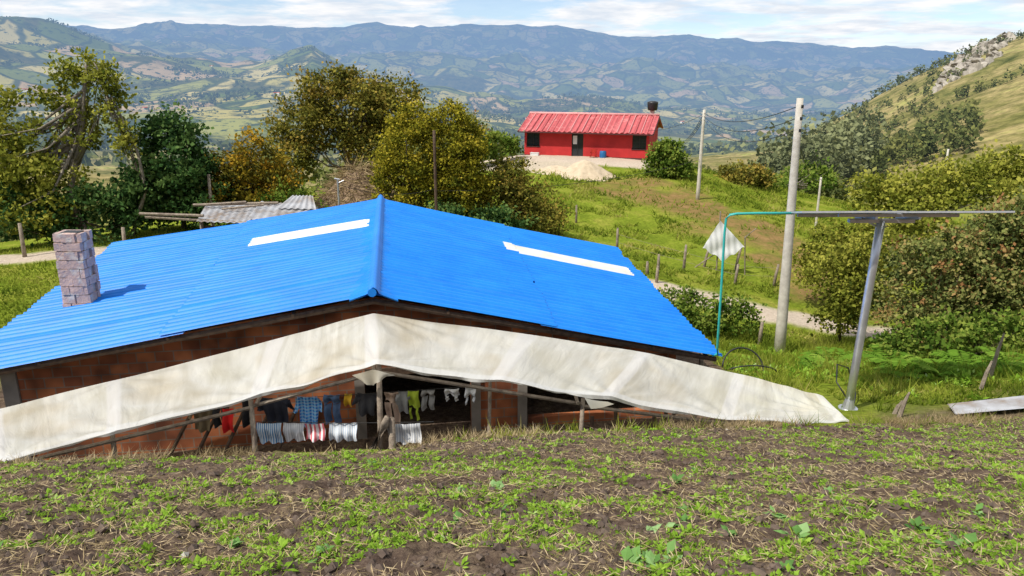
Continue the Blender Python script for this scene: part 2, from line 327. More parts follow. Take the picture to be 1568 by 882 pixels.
tree("hedge_shrub",G(-18.4,33),[(-18.6,33,-6.2,2.2,1.3,1.5),(-22,33,-6.2,2.2,1.3,1.8),(-17.2,33.5,-5.5,1.2,1,1.2)],mg_dark,None,.1,210,36,.19,.42,14)
tree("laurel_tree",G(-15.4,35),[(-15.4,35,-4.4,1.75,1.6,2.2),(-15.3,35,-2.6,1.0,1,1.0),(-14.4,34.6,-5.2,1.4,1.2,1.7),(-16.6,35,-5.4,1.3,1.2,1.6)],mg_dark,None,.14,300,42,.18,.42,12,.6,lw=.42)
tree("orange_shrub",G(-12.1,35.5),[(-12.2,35.5,-4.7,1.7,1.4,1.7),(-11.2,35.3,-5.5,1.3,1.2,1.5),(-13.3,35.5,-5.7,1.2,1.2,1.3),(-12.0,35.5,-3.5,.8,.8,.8)],mg_orange,None,.12,240,42,.15,.4,12,.4)
tree("green_shrub",G(-10.3,34.5),[(-10.2,34.5,-6.1,1.5,1,1.1),(-13.2,34,-6.5,1.4,1,.9)],mg_green,None,.07,90,40,.16,.35,8)
tree("acacia_tree",G(-9.4,45),[(-9.6,45,-1.9,2.6,2.2,1.9),(-12.0,45,-3.0,2.0,1.8,1.6),(-7.0,45,-2.2,2.0,1.8,1.9),(-10.4,45,-.7,1.6,1.5,1.0),(-8.0,45,-4.2,2.2,2,1.6),(-12.6,44.5,-4.6,1.3,1.4,1.3)],mg_olive,barkpale,.24,500,46,.19,.52,30,.45)
tree("golden_tree",G(-4.6,35.5),[(-4.7,35.5,-4.0,1.5,1.4,2.3),(-4.6,35.5,-2.3,.9,.9,.9),(-5.3,35.3,-5.3,1.2,1.1,1.6)],mg_golden,None,.15,340,54,.12,.32,10,.6)
tree("golden_tree",G(-2.7,36),[(-2.8,36,-4.0,1.4,1.4,2.3),(-3.0,36,-2.1,.9,.9,.8),(-2.4,35.8,-5.3,1.3,1.2,1.6),(-2.1,36,-3.4,.8,.9,1.2)],mg_golden,None,.15,350,54,.12,.32,10,.6)
tree("elder_shrub",G(-.2,36.5),[(-.5,36.5,-6.0,1.4,1.2,1.5),(.9,36.5,-6.3,1.3,1.2,1.4),(0,36.4,-4.9,1.1,1,.9),(1.6,36,-6.9,1.0,1,.9)],mg_olive,None,.1,230,44,.14,.38,14,.4)
tree("hedge_shrub",G(-3.3,34.5),[(-3.5,34.3,-6.7,2.2,1,.8),(-1,34.5,-6.9,1.8,1,.8)],mg_dark,None,.07,130,40,.16,.35,8)
tree("bare_tree",G(-3.3,60),[(-3.2,60,-4.0,1.3,1.2,1.0),(-4.3,60,-4.8,1,1,.8)],mg_mix,barkpale,.12,60,24,.2,.4,26,.2)
tree("banana_shrub",G(-1.2,62),[(-1.2,62,-5.6,1.3,1.2,.9),(-3,61,-5.9,1.5,1.2,.9),(.0,63.8,-5.9,.6,.6,.6)],mg_green,None,.08,100,36,.32,.4,6,lw=.25)
tree("garden_shrub",G(11.4,56.5),[(11.4,56.5,-6.3,1.3,1.3,1.3),(12.2,56.3,-6.9,1.1,1,1.2),(10.6,56.3,-7.2,.8,.9,.9),(11.6,56.5,-5.4,.8,.8,.5)],mg_green,None,.12,210,44,.2,.35,8,.6)
tree("umbrella_tree",G(18.1,59),[(18,59,-7.8,1.9,1.6,.9),(17.1,59,-8.4,1.2,1.2,.8),(19.2,59,-8.3,1.1,1.1,.8)],mg_olive,None,.16,150,40,.22,.4,12,.3)
tree("coffee_shrub",G(11.5,25),[(11.4,25,-6.9,1.1,1.1,1.3),(12.2,25,-6.5,1.1,1,1.4),(11.0,24.5,-7.8,.8,.8,.8)],mg_yel,None,.07,190,44,.12,.32,12,.4)
tree("coffee_shrub",G(12.7,22),[(12.4,22,-6.4,1.3,1.1,1.6),(13.4,22,-6.2,1.2,1.1,1.7),(12.9,21.6,-7.4,1.4,1,1.1)],mg_mix,None,.08,290,44,.12,.32,14,.45)
tree("coffee_shrub",G(14.6,22.5),[(14.4,22.5,-5.5,1.3,1.1,1.6),(15.5,22.5,-5.3,1.2,1.1,1.8),(14.8,22,-6.9,1.6,1,1.4)],mg_mix,None,.08,300,44,.13,.32,14,.45)
tree("elder_shrub",G(17,24.5),[(16.8,24.5,-5.1,1.4,1.2,1.8),(18.2,24.5,-5.2,1.4,1.2,1.8),(17,24,-6.9,1.7,1,1.5)],mg_yel,None,.1,260,40,.15,.38,14,.45)
tree("elder_shrub",G(13.2,31),[(13.6,31,-7.2,1.3,1.1,1.3),(15.2,31,-6.9,1.4,1.1,1.4),(17,31,-6.8,1.4,1.1,1.4),(12.6,30.5,-7.8,.8,.8,1)],mg_yel,None,.1,260,40,.15,.38,14,.4)
tree("green_shrub",G(6.9,25),[(6.6,25,-8.0,1.0,.9,.7),(7.8,25.3,-8.3,.8,.8,.6),(5.8,25.5,-7.9,.8,.8,.6)],mg_green,None,.05,110,40,.12,.26,8)
tree("green_shrub",G(12.0,19.3),[(11.6,19.3,-7.0,.9,.8,.6),(13.2,19.5,-7.0,1.1,.8,.7),(10.3,19.5,-7.4,.6,.6,.5)],mg_green,None,.05,130,40,.12,.26,8)
tree("willow_tree",G(24.5,50),[(24.5,50,-7.9,2.0,2,1.4),(27,50,-7.6,2.2,2,1.6),(30,51,-7.2,2.4,2,1.8),(34,52,-7.0,2.6,2,2.0)],mg_yel,barkpale,.2,280,36,.26,.6,22,.3)
tree("willow_tree",G(22,62),[(21,62,-9.2,2,1.6,1.3),(25,64,-9.0,2.4,2,1.5)],mg_green,barkpale,.2,120,36,.28,.6,12,.3)
def far_trees(name,XY,hs,lm,nk,rel,shape=1.0):
    a=Acc(); XY=np.array(XY); z=hgt(XY[:,0],XY[:,1],True); k=np.repeat(np.arange(len(XY)),nk)
    h=np.array(hs); u=nrm(rng.normal(size=(len(k),3)))*(rng.random(len(k))**.4)[:,None]
    wid=(.36*h*shape)[k]; P=np.c_[XY[k],z[k]+h[k]*.52]+u*np.c_[wid,wid,h[k]*.46]
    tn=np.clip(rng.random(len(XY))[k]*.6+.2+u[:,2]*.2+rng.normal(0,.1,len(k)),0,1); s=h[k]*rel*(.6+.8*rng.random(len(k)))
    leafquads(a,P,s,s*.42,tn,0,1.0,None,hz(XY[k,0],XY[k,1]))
    return a.make(name,[lm])
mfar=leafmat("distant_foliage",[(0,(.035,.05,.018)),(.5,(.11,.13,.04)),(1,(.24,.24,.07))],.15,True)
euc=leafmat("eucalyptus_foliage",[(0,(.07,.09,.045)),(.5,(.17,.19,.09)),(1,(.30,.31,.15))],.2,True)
XY=[];H=[]
for i in range(46):
    x=49+rng.random()*24; y=140+rng.random()*40; XY.append((x*y/150,y)); H.append(9+rng.random()*8-abs(x-58)*.15)
far_trees("eucalyptus_grove",XY,H,euc,130,.075,.45)
XY=[];H=[]
for i in range(520):
    y=110+rng.random()**.8*90; a=.20+rng.random()*.40; XY.append((a*y,y)); H.append(2.5+rng.random()*4)
for i in range(240):
    y=75+rng.random()*35; a=.36+rng.random()*.5; XY.append((a*y,y)); H.append(2+rng.random()*2.5)
XY=np.array(XY);H=np.array(H); keep=fbm(XY[:,0]/18,XY[:,1]/18,3,90)>.0
far_trees("distant_trees",XY[keep],H[keep],mfar,70,.15)
XY=[];H=[]
for i in range(1700):
    y=200+rng.random()*160; a=.36+rng.random()*.40; XY.append((a*y,y)); H.append(1.0+rng.random()**2*3.6)
XY=np.array(XY);H=np.array(H); keep=fbm(XY[:,0]/25,XY[:,1]/25,3,95)>(-.02+.25*np.clip((XY[:,0]/XY[:,1]-.5)*4,0,1)*(XY[:,1]<285))
far_trees("hillside_shrubs",XY[keep],H[keep],mfar,34,.22)
XY=[];H=[]
for i in range(13000):
    y=420+rng.random()**.7*2300; a=-.75+rng.random()*1.5; XY.append((a*y,y)); H.append(5+rng.random()*7)
XY=np.array(XY);H=np.array(H); keep=fbm(XY[:,0]/160,XY[:,1]/160,4,97)>.10
far_trees("valley_trees",XY[keep],H[keep],mfar,8,.6,1.5)
XY=[];H=[]
for i in range(220):
    y=70+rng.random()*60; a=-.75+rng.random()*.75; XY.append((a*y,y)); H.append(2.5+rng.random()*3)
far_trees("tree_belt",XY,H,mfar,70,.16)
# ------------------------------------------------------------------ rocks on the right-hand hill
rockm=mat("grey_rock",(.46,.42,.36),(.26,.23,.19),.4,.9,bump=.5,bscale=1.5)
a=Acc()
for (ylo,yr,alo,ar_,cnt,hm_) in ((285,28,.555,.07,34,2.2),(262,16,.53,.09,26,2.0)):
    for i in range(cnt):
        y=ylo+rng.random()*yr; x=y*(alo+rng.random()*ar_); z=gz(x,y); h=.6+rng.random()*hm_
        v,f=tube([(x,y,z-2),(x+rng.normal(0,.4),y+.5,z+h*.4),(x+rng.normal(0,.5),y+1,z+h*.9),(x+rng.normal(0,.5),y+1.2,z+h)],[2.0,1.7,1.2,.5],7)
        v=v+rng.normal(0,.35,v.shape); a.add(v,f,0)
a.make("rock_outcrop",[rockm])
# ------------------------------------------------------------------ grass on the slopes
def blades(name,X,Y,h,w,lm,lean=.35):
    a=Acc(); n_=len(X); z=hgt(X,Y)-.01; P=np.c_[X,Y,z]; th=rng.random(n_)*6.283; w_=np.c_[np.cos(th),np.sin(th),np.zeros(n_)]*(w*(.6+.8*rng.random(n_)))[:,None]
    hh=h*(.5+rng.random(n_)); tip=P+np.c_[rng.normal(0,lean,n_)*hh,rng.normal(0,lean,n_)*hh,hh]
    V=np.stack([P-w_,P+w_,tip],1).reshape(-1,3); tn=np.clip(.5+.6*fbm(X/1.5,Y/1.5,3,51)+rng.normal(0,.15,n_),0,1)
    a.add(V,np.arange(n_*3).reshape(-1,3),0,np.repeat(tn,3)); return a.make(name,[lm])
mgrass=leafmat("grass_blades",[(0,(.10,.15,.018)),(.45,(.22,.28,.03)),(.8,(.35,.37,.06)),(1,(.46,.40,.13))],.4)
n_=80000; Y=15+rng.random(n_)**1.3*47; X=rng.uniform(-.1,.62,n_)*Y+1
m=(X>5.3)|(Y>28); X,Y=X[m],Y[m]
m=(np.minimum(pathd(X,Y,path1),pathd(X,Y,path2))>1.3)&(pathd(X,Y+.3,path1)>1.3)&(pathd(X,Y,yard)>2.8)&(pathd(X,Y,[(-1.5,61),(4,59)])>2.4)&(fbm(X/1.6,Y/1.6,2,52)>-.1)&((pathd(X,Y,drypath)>3.2)|(rng.random(len(X))<.15)); X,Y=X[m],Y[m]
blades("grass",X,Y,.07+.003*Y,.012+.0009*Y,mgrass,.7)
n_=24000; Y=20+rng.random(n_)*16; X=-(.42+rng.random(n_)*.4)*Y; m=(X<-13.2)&(pathd(X,Y,path2)>1.2); X,Y=X[m],Y[m]
blades("grass",X,Y,.12,.03,mgrass,.6)
n_=26000; X=rng.uniform(5.8,17,n_); Y=rng.uniform(14.6,25.5,n_); m=(fbm(X/1.1,Y/1.1,3,57)>.04)&(pathd(X,Y,path1)>1.6)&(np.hypot(X-7.2,Y-15)>.6); X,Y=X[m],Y[m]
blades("tall_grass",X,Y,.34,.014,mgrass,.45)
mweed=leafmat("seedling_leaves",[(0,(.09,.16,.015)),(.5,(.22,.38,.035)),(.85,(.37,.54,.08)),(1,(.42,.55,.20))],.35)
n_=12000; X=rng.uniform(-9,12,n_); Y=edge(X)+rng.normal(0,.2,n_)-.05; m=fbm(X/.7,Y/.7,2,59)>-.1; X,Y=X[m],Y[m]
mstraw=leafmat("dry_grass",[(0,(.20,.15,.07)),(.5,(.42,.32,.18)),(1,(.64,.52,.32))],.2)
blades("dry_grass",X,Y,.13,.006,mstraw,.7)
n_=2000; X=rng.uniform(-1,12,n_); Y=edge(X)+rng.normal(0,.15,n_)-.1; m=fbm(X/.5,Y/.5,2,63)>.25; X,Y=X[m],Y[m]
blades("tall_grass",X,Y,.2,.008,mgrass,.5)
# ------------------------------------------------------------------ cultivated field
def rosettes(a,X,Y,L,k,up=.55,wid=.26):
    n_=len(X); z=hgt(X,Y); ii=np.repeat(np.arange(n_),k); th=rng.random(len(ii))*6.283; el=np.clip(rng.normal(up,.25,len(ii)),.05,1.3)
    D=np.c_[np.cos(th)*np.cos(el),np.sin(th)*np.cos(el),np.sin(el)]; S=np.c_[-np.sin(th),np.cos(th),np.zeros(len(ii))]; U=np.cross(D,S)*-1
    l=(L[ii]*(.6+.7*rng.random(len(ii))))[:,None]; P=np.c_[X[ii],Y[ii],z[ii]+.005]+D*l*.15*rng.random((len(ii),1))+rng.normal(0,.25,(len(ii),3))*l*[1,1,.1]
    w=l*wid*(.6+.7*rng.random((len(ii),1))); dr=np.c_[0*l,0*l,l]
    V=np.stack([P,P+D*l*.45+S*w+U*w*.25,P+D*l-dr*.22,P+D*l*.45-S*w+U*w*.25,P+D*l*.5],1).reshape(-1,3)
    b_=np.arange(len(ii))*5; F_=np.concatenate([np.c_[b_,b_+1,b_+4],np.c_[b_+1,b_+2,b_+4],np.c_[b_+2,b_+3,b_+4],np.c_[b_+3,b_,b_+4]])
    tn=np.clip(rng.normal(.5,.2,n_)[ii]+rng.normal(0,.12,len(ii)),0,1); a.add(V,F_,0,np.repeat(tn,5))
def fieldpts(n_,y0=3.4,pw=1.0):
    Y=y0+(rng.random(n_)**pw)*12; X=rng.uniform(-.85,.85,n_)*(Y+1.2); m=(Y<edge(X)-.1); return X[m],Y[m]
def patch(X,Y): return .45*fbm(X/1.3,Y/.9,3,101)+.75*fbm(X/.35,Y/.28,3,103)+.07*np.sin(Y*5.2+.5*np.sin(X))+.04*X/3
a=Acc()
X,Y=fieldpts(40000); m=patch(X,Y)>.02; X,Y=X[m],Y[m]
rosettes(a,X,Y,.018+.034*rng.random(len(X))**1.6,6)
X,Y=fieldpts(2600); X,Y=X[patch(X,Y)>-.15],Y[patch(X,Y)>-.15]; rosettes(a,X,Y,.035+.05*rng.random(len(X))**1.3,8,.7,.24)
a.make("seedlings",[mweed])
a=Acc()
X=np.r_[rng.uniform(.8,4.2,16),rng.uniform(-5,5,12)]; Y=np.r_[rng.uniform(4.4,6.4,16),rng.uniform(4.5,10,12)]; rosettes(a,X,Y,.07+.06*rng.random(len(X)),8,.65,.32)
mdock=leafmat("broad_leaves",[(0,(.07,.16,.04)),(.5,(.16,.31,.08)),(1,(.32,.48,.2))],.25)
a.make("broadleaf_weeds",[mdock])
n_=1500; X=rng.uniform(5.9,16,n_); Y=rng.uniform(15,24,n_); m=fbm(X/1.3,Y/1.3,2,58)>-.05; X,Y=X[m],Y[m]; a=Acc(); rosettes(a,X,Y,.10+.12*rng.random(len(X)),8,.9,.2); a.make("undergrowth",[mweed])
X,Y=fieldpts(110000); m=patch(X,Y)>.0; X,Y=X[m],Y[m]
mg2=leafmat("field_grass_blades",[(0,(.11,.19,.018)),(.5,(.28,.40,.04)),(1,(.48,.50,.10))],.4)
blades("field_grass",X,Y,.045,.0038,mg2,.9)
n_=60000; X,Y=fieldpts(n_); m=fbm(X/.8,Y/.6,3,121)>-.2; X,Y=X[m],Y[m]; z=hgt(X,Y)+.012+.02*rng.random(len(X)); th=rng.random(len(X))*6.283
D=np.c_[np.cos(th),np.sin(th),rng.normal(0,.25,len(X))]; a=Acc(); leafquads(a,np.c_[X,Y,z],.04+.13*rng.random(len(X))**2,.0036,np.clip(rng.normal(.45,.3,len(X)),0,1),0,2.,D); a.make("straw",[mstraw])
a=Acc(); X,Y=fieldpts(15000); z=hgt(X,Y); r=.008+.046*rng.random(len(X))**3
ov=np.array([[1,0,0],[-1,0,0],[0,1,0],[0,-1,0],[0,0,1],[0,0,-1],[.6,.6,.5],[-.6,.6,.5],[-.6,-.6,.5],[.6,-.6,.5]],float)
of=np.array([[0,6,4],[6,2,4],[2,7,4],[7,1,4],[1,8,4],[8,3,4],[3,9,4],[9,0,4],[0,2,6],[2,1,7],[1,3,8],[3,0,9],[2,0,5],[1,2,5],[3,1,5],[0,3,5]])
V=(ov[None]*r[:,None,None]*(.6+.7*rng.random((len(X),10,1)))+np.c_[X,Y,z][:,None]).reshape(-1,3); F_=(of[None]+np.arange(len(X))[:,None,None]*10).reshape(-1,3)
a.add(V,F_,0); a.make("soil_clods",[mat("soil_clod",(.15,.11,.082),(.07,.049,.038),12,.95)])
a=Acc(); X,Y=fieldpts(14); z=hgt(X,Y); r=.015+.022*rng.random(len(X))
V=(ov[None]*r[:,None,None]*(.7+.6*rng.random((len(X),10,1)))+np.c_[X,Y,z][:,None]).reshape(-1,3); F_=(of[None]+np.arange(len(X))[:,None,None]*10).reshape(-1,3)
a.add(V,F_,0); a.make("pale_stones",[mat("pale_stone",(.5,.47,.42),(.38,.35,.3),12,.9)])
# ------------------------------------------------------------------ blue-roofed brick house
bluem,nt,b=newmat("blue_roof_paint")
cc=ramp(nt,noise(nt,.9,4,.6),[(.3,(.006,.185,.66)),(.7,(.014,.24,.76))]); dn=ramp(nt,noise(nt,14,4,.7),[(.3,(.84,.87,.92)),(.6,(1,1,1))])
nt.links.new(mixc(nt,1.0,cc,dn,'MULTIPLY'),b.inputs['Base Color']); b.inputs['Roughness'].default_value=.48; b.inputs['Specular IOR Level'].default_value=.32
skym=mat("translucent_roof_sheet",(.74,.74,.68),(.60,.59,.52),2,.5)
brickm,nt,b=newmat("hollow_brick"); geo=N(nt,'ShaderNodeNewGeometry')
br=N(nt,'ShaderNodeTexBrick'); br.inputs['Color1'].default_value=(.46,.16,.06,1); br.inputs['Color2'].default_value=(.26,.08,.035,1); br.inputs['Mortar'].default_value=(.24,.18,.14,1); br.inputs['Scale'].default_value=1; br.inputs['Brick Width'].default_value=.34; br.inputs['Row Height'].default_value=.21; br.inputs['Mortar Size'].default_value=.012
sx=N(nt,'ShaderNodeSeparateXYZ'); cx=N(nt,'ShaderNodeCombineXYZ'); nt.links.new(geo.outputs['Position'],sx.inputs[0]); nt.links.new(sx.outputs[0],cx.inputs[0]); nt.links.new(sx.outputs[2],cx.inputs[1]); nt.links.new(cx.outputs[0],br.inputs['Vector'])
nn=N(nt,'ShaderNodeTexNoise'); nn.inputs['Scale'].default_value=1.6; nt.links.new(geo.outputs['Position'],nn.inputs[0])
nt.links.new(mixc(nt,1.0,br.outputs[0],ramp(nt,nn.outputs[0],[(.35,(.35,.32,.30)),(.65,(1.1,1.05,1))]),'MULTIPLY'),b.inputs['Base Color']); b.inputs['Roughness'].default_value=.9
H=empty("brick_house")
A0=np.array([-2.66,14,-4.17]);B0=np.array([-4.42,25.4,-4.19]);C0=np.array([4.38,15.1,-5.8]);D0=np.array([3.62,26.3,-6.02]);E0=np.array([-10.32,12.9,-5.38]);G0=np.array([-13.01,24.4,-5.43])
def roofside(a,A,B,C,D,left):
    Lr=np.linalg.norm(B-A); per=Lr/.25; nt_=int(per*10)
    sheet_rng=np.random.default_rng(3 if left else 4)
    for (s0,s1,lift) in ((.46,1.0,0.),(0.,.50,.045)):
        S=np.linspace(s0,s1,16); Tt=np.linspace(0,1,nt_)
        SS,TT=np.meshgrid(S,Tt,indexing='ij')
        P=(A*(1-TT[...,None])+B*TT[...,None])*(1-SS[...,None])+(C*(1-TT[...,None])+D*TT[...,None])*SS[...,None]
        w=.044*np.sin(2*math.pi*TT*per)
        sh=np.floor(TT*13); tilt=sheet_rng.random(40); frac=TT*13-sh
        z=w+lift+.02*tilt[sh.astype(int)]+.03*frac
        z=z+.015*np.sin(SS*5+TT*9)-.02*np.sin(np.pi*SS)
        P[...,2]+=z
        j=(sheet_rng.random(40)*.14)[sh.astype(int)]; P[-1]+= (nrm(C-A)*j[-1][:,None])
        F_=gridf(16,nt_)
        if left: F_=F_[:,::-1]
        sc_=(SS[:-1,:-1]+SS[1:,1:])/2; tc=(TT[:-1,:-1]+TT[1:,1:])/2
        if left: k=(sc_>.03)&(sc_<.43)&(tc>.605)&(tc<.715)
        else: k=(sc_>.455)&(sc_<.97)&(tc>.605)&(tc<.715)
        k=k.ravel()
        v=P.reshape(-1,3); a.add(v,F_[~k],0,smooth=True); 
        if k.any(): a.add(v,F_[k],1,smooth=True)
a=Acc(); roofside(a,A0,B0,C0,D0,False); roofside(a,A0,B0,E0,G0,True)
Tt=np.linspace(-.012,1.0,200); prof=[]
for t in Tt:
    c=A0*(1-t)+B0*t; q=.035*math.sin(t*2*math.pi*46)
    row=[]
    for ww,zz in ((-.46,-.01),(-.2,.03),(-.11,.055),(-.07,.13),(0,.165),(.07,.13),(.11,.055),(.2,.025),(.46,-.03)):
        sl=-.165*abs(ww) if ww<0 else -.225*abs(ww); e=nrm((C0-A0)*[1,1,0]); row.append(c+e*ww+[0,0,sl+zz+.07+(q if abs(ww)>.15 else q*.1)])
    prof.append(row)
a.add(np.array(prof).reshape(-1,3),gridf(200,9),0,smooth=True)
v,f=tube([A0+[0.0,-.15,.13],A0+[-.04,.1,.13]],[.085,.09],10); a.add(v,f,0)
a.make("roof",[bluem,skym],H)
e1=np.array([.988,.154,0]); e2=np.array([-.154,.988,0]); O=np.array([-2.66,14,0])
def HP(u,w,z): return O+e1*u+e2*w+np.array([0,0,z])
a=Acc()
def wall(a,u0,u1,w0,w1,z0,z1,mi=0): a.add(*box(HP((u0+u1)/2,(w0+w1)/2,(z0+z1)/2),(u1-u0,w1-w0,z1-z0),e1[:2]),mi)
W0,W1=.55,.70
wall(a,-6.8,-.3,W0,W1,-7.7,-5.95); wall(a,1.9,3.1,W0,W1,-7.7,-5.95); wall(a,6.0,6.4,W0,W1,-7.7,-5.95); wall(a,3.1,6.0,W0,W1,-7.7,-7.2)
poly=[(-6.8,-5.95),(6.4,-5.95),(6.4,-5.78),(0,-4.32),(-6.8,-5.36)]
v=[HP(u,W0,z) for u,z in poly]+[HP(u,W1,z) for u,z in poly]; a.add(v,[[0,1,2,3,4],[9,8,7,6,5],[1,0,5,6],[2,1,6,7],[3,2,7,8],[4,3,8,9],[0,4,9,5]],0)
wall(a,-6.8,-6.65,.703,10.4,-7.7,-5.6); wall(a,6.25,6.4,.703,10.6,-7.7,-5.97); wall(a,-6.64,6.24,10.2,10.35,-7.7,-5.97)
wall(a,-7.08,-6.81,.5,.78,-7.7,-5.48,1)
for u in (-.4,2.0,3.0): wall(a,u-.1,u+.1,.5,.549,-7.7,-5.96,1)
wall(a,-.28,1.88,.5,.549,-6.0,-5.85,2)
a.make("walls",[brickm,mat("dark_concrete",(.26,.23,.20),(.18,.16,.14),3,.9),wooddark],H)
a=Acc()
for P,Q in ((A0,C0),(A0,E0)):
    a.add(*tube([P+e2*.12-[0,0,.12],Q+e2*.12-[0,0,.12]],.06,6),0)
    for w in (1.5,4,6.5,9): a.add(*tube([P+(B0-A0)*w/11.5-[0,0,.14],Q+(B0-A0)*w/11.5-[0,0,.14]],.05,6),0)
for s in (.2,.5,.8,.97):
    for Q,Q2 in ((C0,D0),(E0,G0)):
        p=A0*(1-s)+Q*s; q=B0*(1-s)+Q2*s; a.add(*tube([p+e2*.05-[0,0,.08],q-[0,0,.08]],.035,6),0)
a.make("roof_beams",[wooddark],H)
chm=mat("chimney_block",(.60,.42,.35),(.42,.30,.27),5,.9,bump=.4,c3=(.52,.47,.43))
mort=mat("mortar",(.46,.42,.38),(.36,.33,.30),6,.95)
a=Acc(); cx_,cy_=-10.05,17.0
a.add(*box((cx_,cy_,-4.5),(.52,.46,1.9)),1); 
z=-5.35
for r_ in range(9):
    h=.205
    for (dx,dy,sx_,sy_) in (((-.155,-.21,.30,.12),(.155,-.21,.30,.12),(-.155,.21,.30,.12),(.155,.21,.30,.12),(-.25,0,.12,.28),(.25,0,.12,.28)) if r_%2 else ((-.21,-.21,.19,.12),(.05,-.21,.31,.12),(.265,-.12,.10,.26),(-.25,.0,.12,.28),(-.1,.21,.40,.12),(.22,.21,.2,.12))):
        v,f=box((cx_+dx+rng.normal(0,.01),cy_+dy+rng.normal(0,.01),z+h/2),(sx_,sy_,h-.014),(1,rng.normal(0,.03))); a.add(v+rng.normal(0,.004,v.shape),f,0)
    z+=h
a.add(*box((cx_,cy_,z-.006),(.40,.34,.008)),2)
a.make("chimney",[chm,mort,black],H)
# ------------------------------------------------------------------ plastic awning in front (thin film; attributes run along / across the sheet)
tm=bpy.data.materials.new("awning_plastic"); tm.use_nodes=True; nt=tm.node_tree; b=nt.nodes["Principled BSDF"]
au=attr(nt,'along'); av=attr(nt,'across')
def lin(nt,s,k,o=0):
    q=N(nt,'ShaderNodeMath',operation='MULTIPLY_ADD'); q.inputs[1].default_value=k; q.inputs[2].default_value=o; nt.links.new(s,q.inputs[0]); return q.outputs[0]
c1=N(nt,'ShaderNodeCombineXYZ'); nt.links.new(lin(nt,au,8),c1.inputs[0]); nt.links.new(lin(nt,av,1.0),c1.inputs[1])
streak=noise(nt,1.0,4,.6,.5,c1.outputs[0])
dirt=noise(nt,.7,3,.5)
cc=ramp(nt,dirt,[(.34,(.69,.66,.55)),(.50,(.74,.72,.64)),(.68,(.64,.58,.45))])
cc=mixc(nt,1.0,cc,ramp(nt,streak,[(.35,(.90,.89,.86)),(.5,(1,1,1)),(.62,(1.12,1.12,1.13))]),'MULTIPLY')  # streaks put a sheen into the sheet colour
sb=N(nt,'ShaderNodeMath',operation='PINGPONG'); sb.inputs[1].default_value=.5; nt.links.new(lin(nt,au,1.0,.04),sb.inputs[0])
cc=mixc(nt,ramp(nt,sb.outputs[0],[(.0,.6),(.05,.55),(.07,0.)]),cc,(.86,.84,.81))
# brighter rolled hem and doubled top edge
cc=mixc(nt,ramp(nt,av,[(.90,0.),(.93,.6)]),cc,(.85,.85,.82))
nt.links.new(cc,b.inputs['Base Color']); b.inputs['Roughness'].default_value=.3; b.inputs['Specular IOR Level'].default_value=.5
c3=N(nt,'ShaderNodeCombineXYZ'); nt.links.new(lin(nt,au,6),c3.inputs[0]); nt.links.new(lin(nt,av,2.2),c3.inputs[1])
wr=noise(nt,1.0,4,.55,1.2,c3.outputs[0])
bp=N(nt,'ShaderNodeBump'); bp.inputs['Strength'].default_value=.7; bp.inputs['Distance'].default_value=.045; nt.links.new(wr,bp.inputs['Height']); nt.links.new(bp.outputs[0],b.inputs['Normal'])
tr=N(nt,'ShaderNodeBsdfTranslucent'); nt.links.new(cc,tr.inputs[0]); mx=N(nt,'ShaderNodeMixShader'); mx.inputs[0].default_value=.28; nt.links.new(b.outputs[0],mx.inputs[1]); nt.links.new(tr.outputs[0],mx.inputs[2])
tp_=N(nt,'ShaderNodeBsdfTransparent'); tp_.inputs[0].default_value=(.95,.94,.9,1); mx2=N(nt,'ShaderNodeMixShader'); mx2.inputs[0].default_value=.10; nt.links.new(mx.outputs[0],mx2.inputs[1]); nt.links.new(tp_.outputs[0],mx2.inputs[2]); nt.links.new(mx2.outputs[0],nt.nodes['Material Output'].inputs[0])
AW=empty("plastic_awning")
Bk=np.array([(-11.2,12.2,-6.15),(-9.26,12.6,-5.85),(-7.38,13.2,-5.53),(-4.39,13.75,-4.90),(-2.68,13.95,-4.47),(.46,14.3,-5.06),(2.82,14.6,-5.56),(4.79,14.6,-6.03),(6.3,14.2,-6.32)])
Fr=np.array([(-9.6,10.2,-5.95),(-7.9,10.6,-5.80),(-6.28,11.0,-5.47),(-4.3,12,-5.33),(-2.33,12.2,-4.84),(-.2,12.4,-5.20),(1.8,12.7,-5.66),(4.1,13.05,-6.28),(6.52,13.4,-6.50)])
tt=np.linspace(0,8,9); NU=420; NV=46; ss=np.linspace(0,8,NU)
bk=np.c_[[np.interp(ss,tt,Bk[:,i]) for i in range(3)]].T; fr=np.c_[[np.interp(ss,tt,Fr[:,i]) for i in range(3)]].T
q=np.linspace(0,1,NV)[None,:,None]; P=bk[:,None]*(1-q)+fr[:,None]*q
U,V_=np.meshgrid(ss,np.linspace(0,1,NV),indexing='ij')
kx=np.abs(U-4)
ribs=np.abs(((U)%1)-.5)*2
P[...,2]+=-.07*np.sin(np.pi*V_)*(1-ribs**2)*sm(kx*1.5)-.05*(1-ribs**2)*V_
def fold(U0,V0,k,amp,seed):
    dx=(U-U0); dy=(V_-V0)*1.2+1e-3; th=np.arctan2(dx,np.abs(dy)); r_=np.hypot(dx,dy)
    return amp*np.sin(th*k+seed)*np.exp(-r_*1.3)*np.minimum(r_*3,1)
for U0,V0,k,am,sd_ in ((4,1,15,.026,0),(3,1,13,.022,1),(2,1,11,.022,2),(1,1,11,.026,3),(6,1,13,.022,4),(7,1,13,.022,5),(4,0,15,.018,6),(2,0,11,.018,1),(6,0,11,.018,2),(8,.6,15,.03,3),(0,.6,13,.03,4)):
    P[...,2]+=fold(U0,V0,k,am,sd_)
P[...,2]+=.02*fbm(U*1.2,V_*1.2,2,131)
P[...,1]+=.03*fbm(U*3,V_*2,2,135)*V_
P[...,2]+=.025*np.sin(U*9+fbm(U,V_,2,3)*3)*sm((V_-.75)*4)*.6
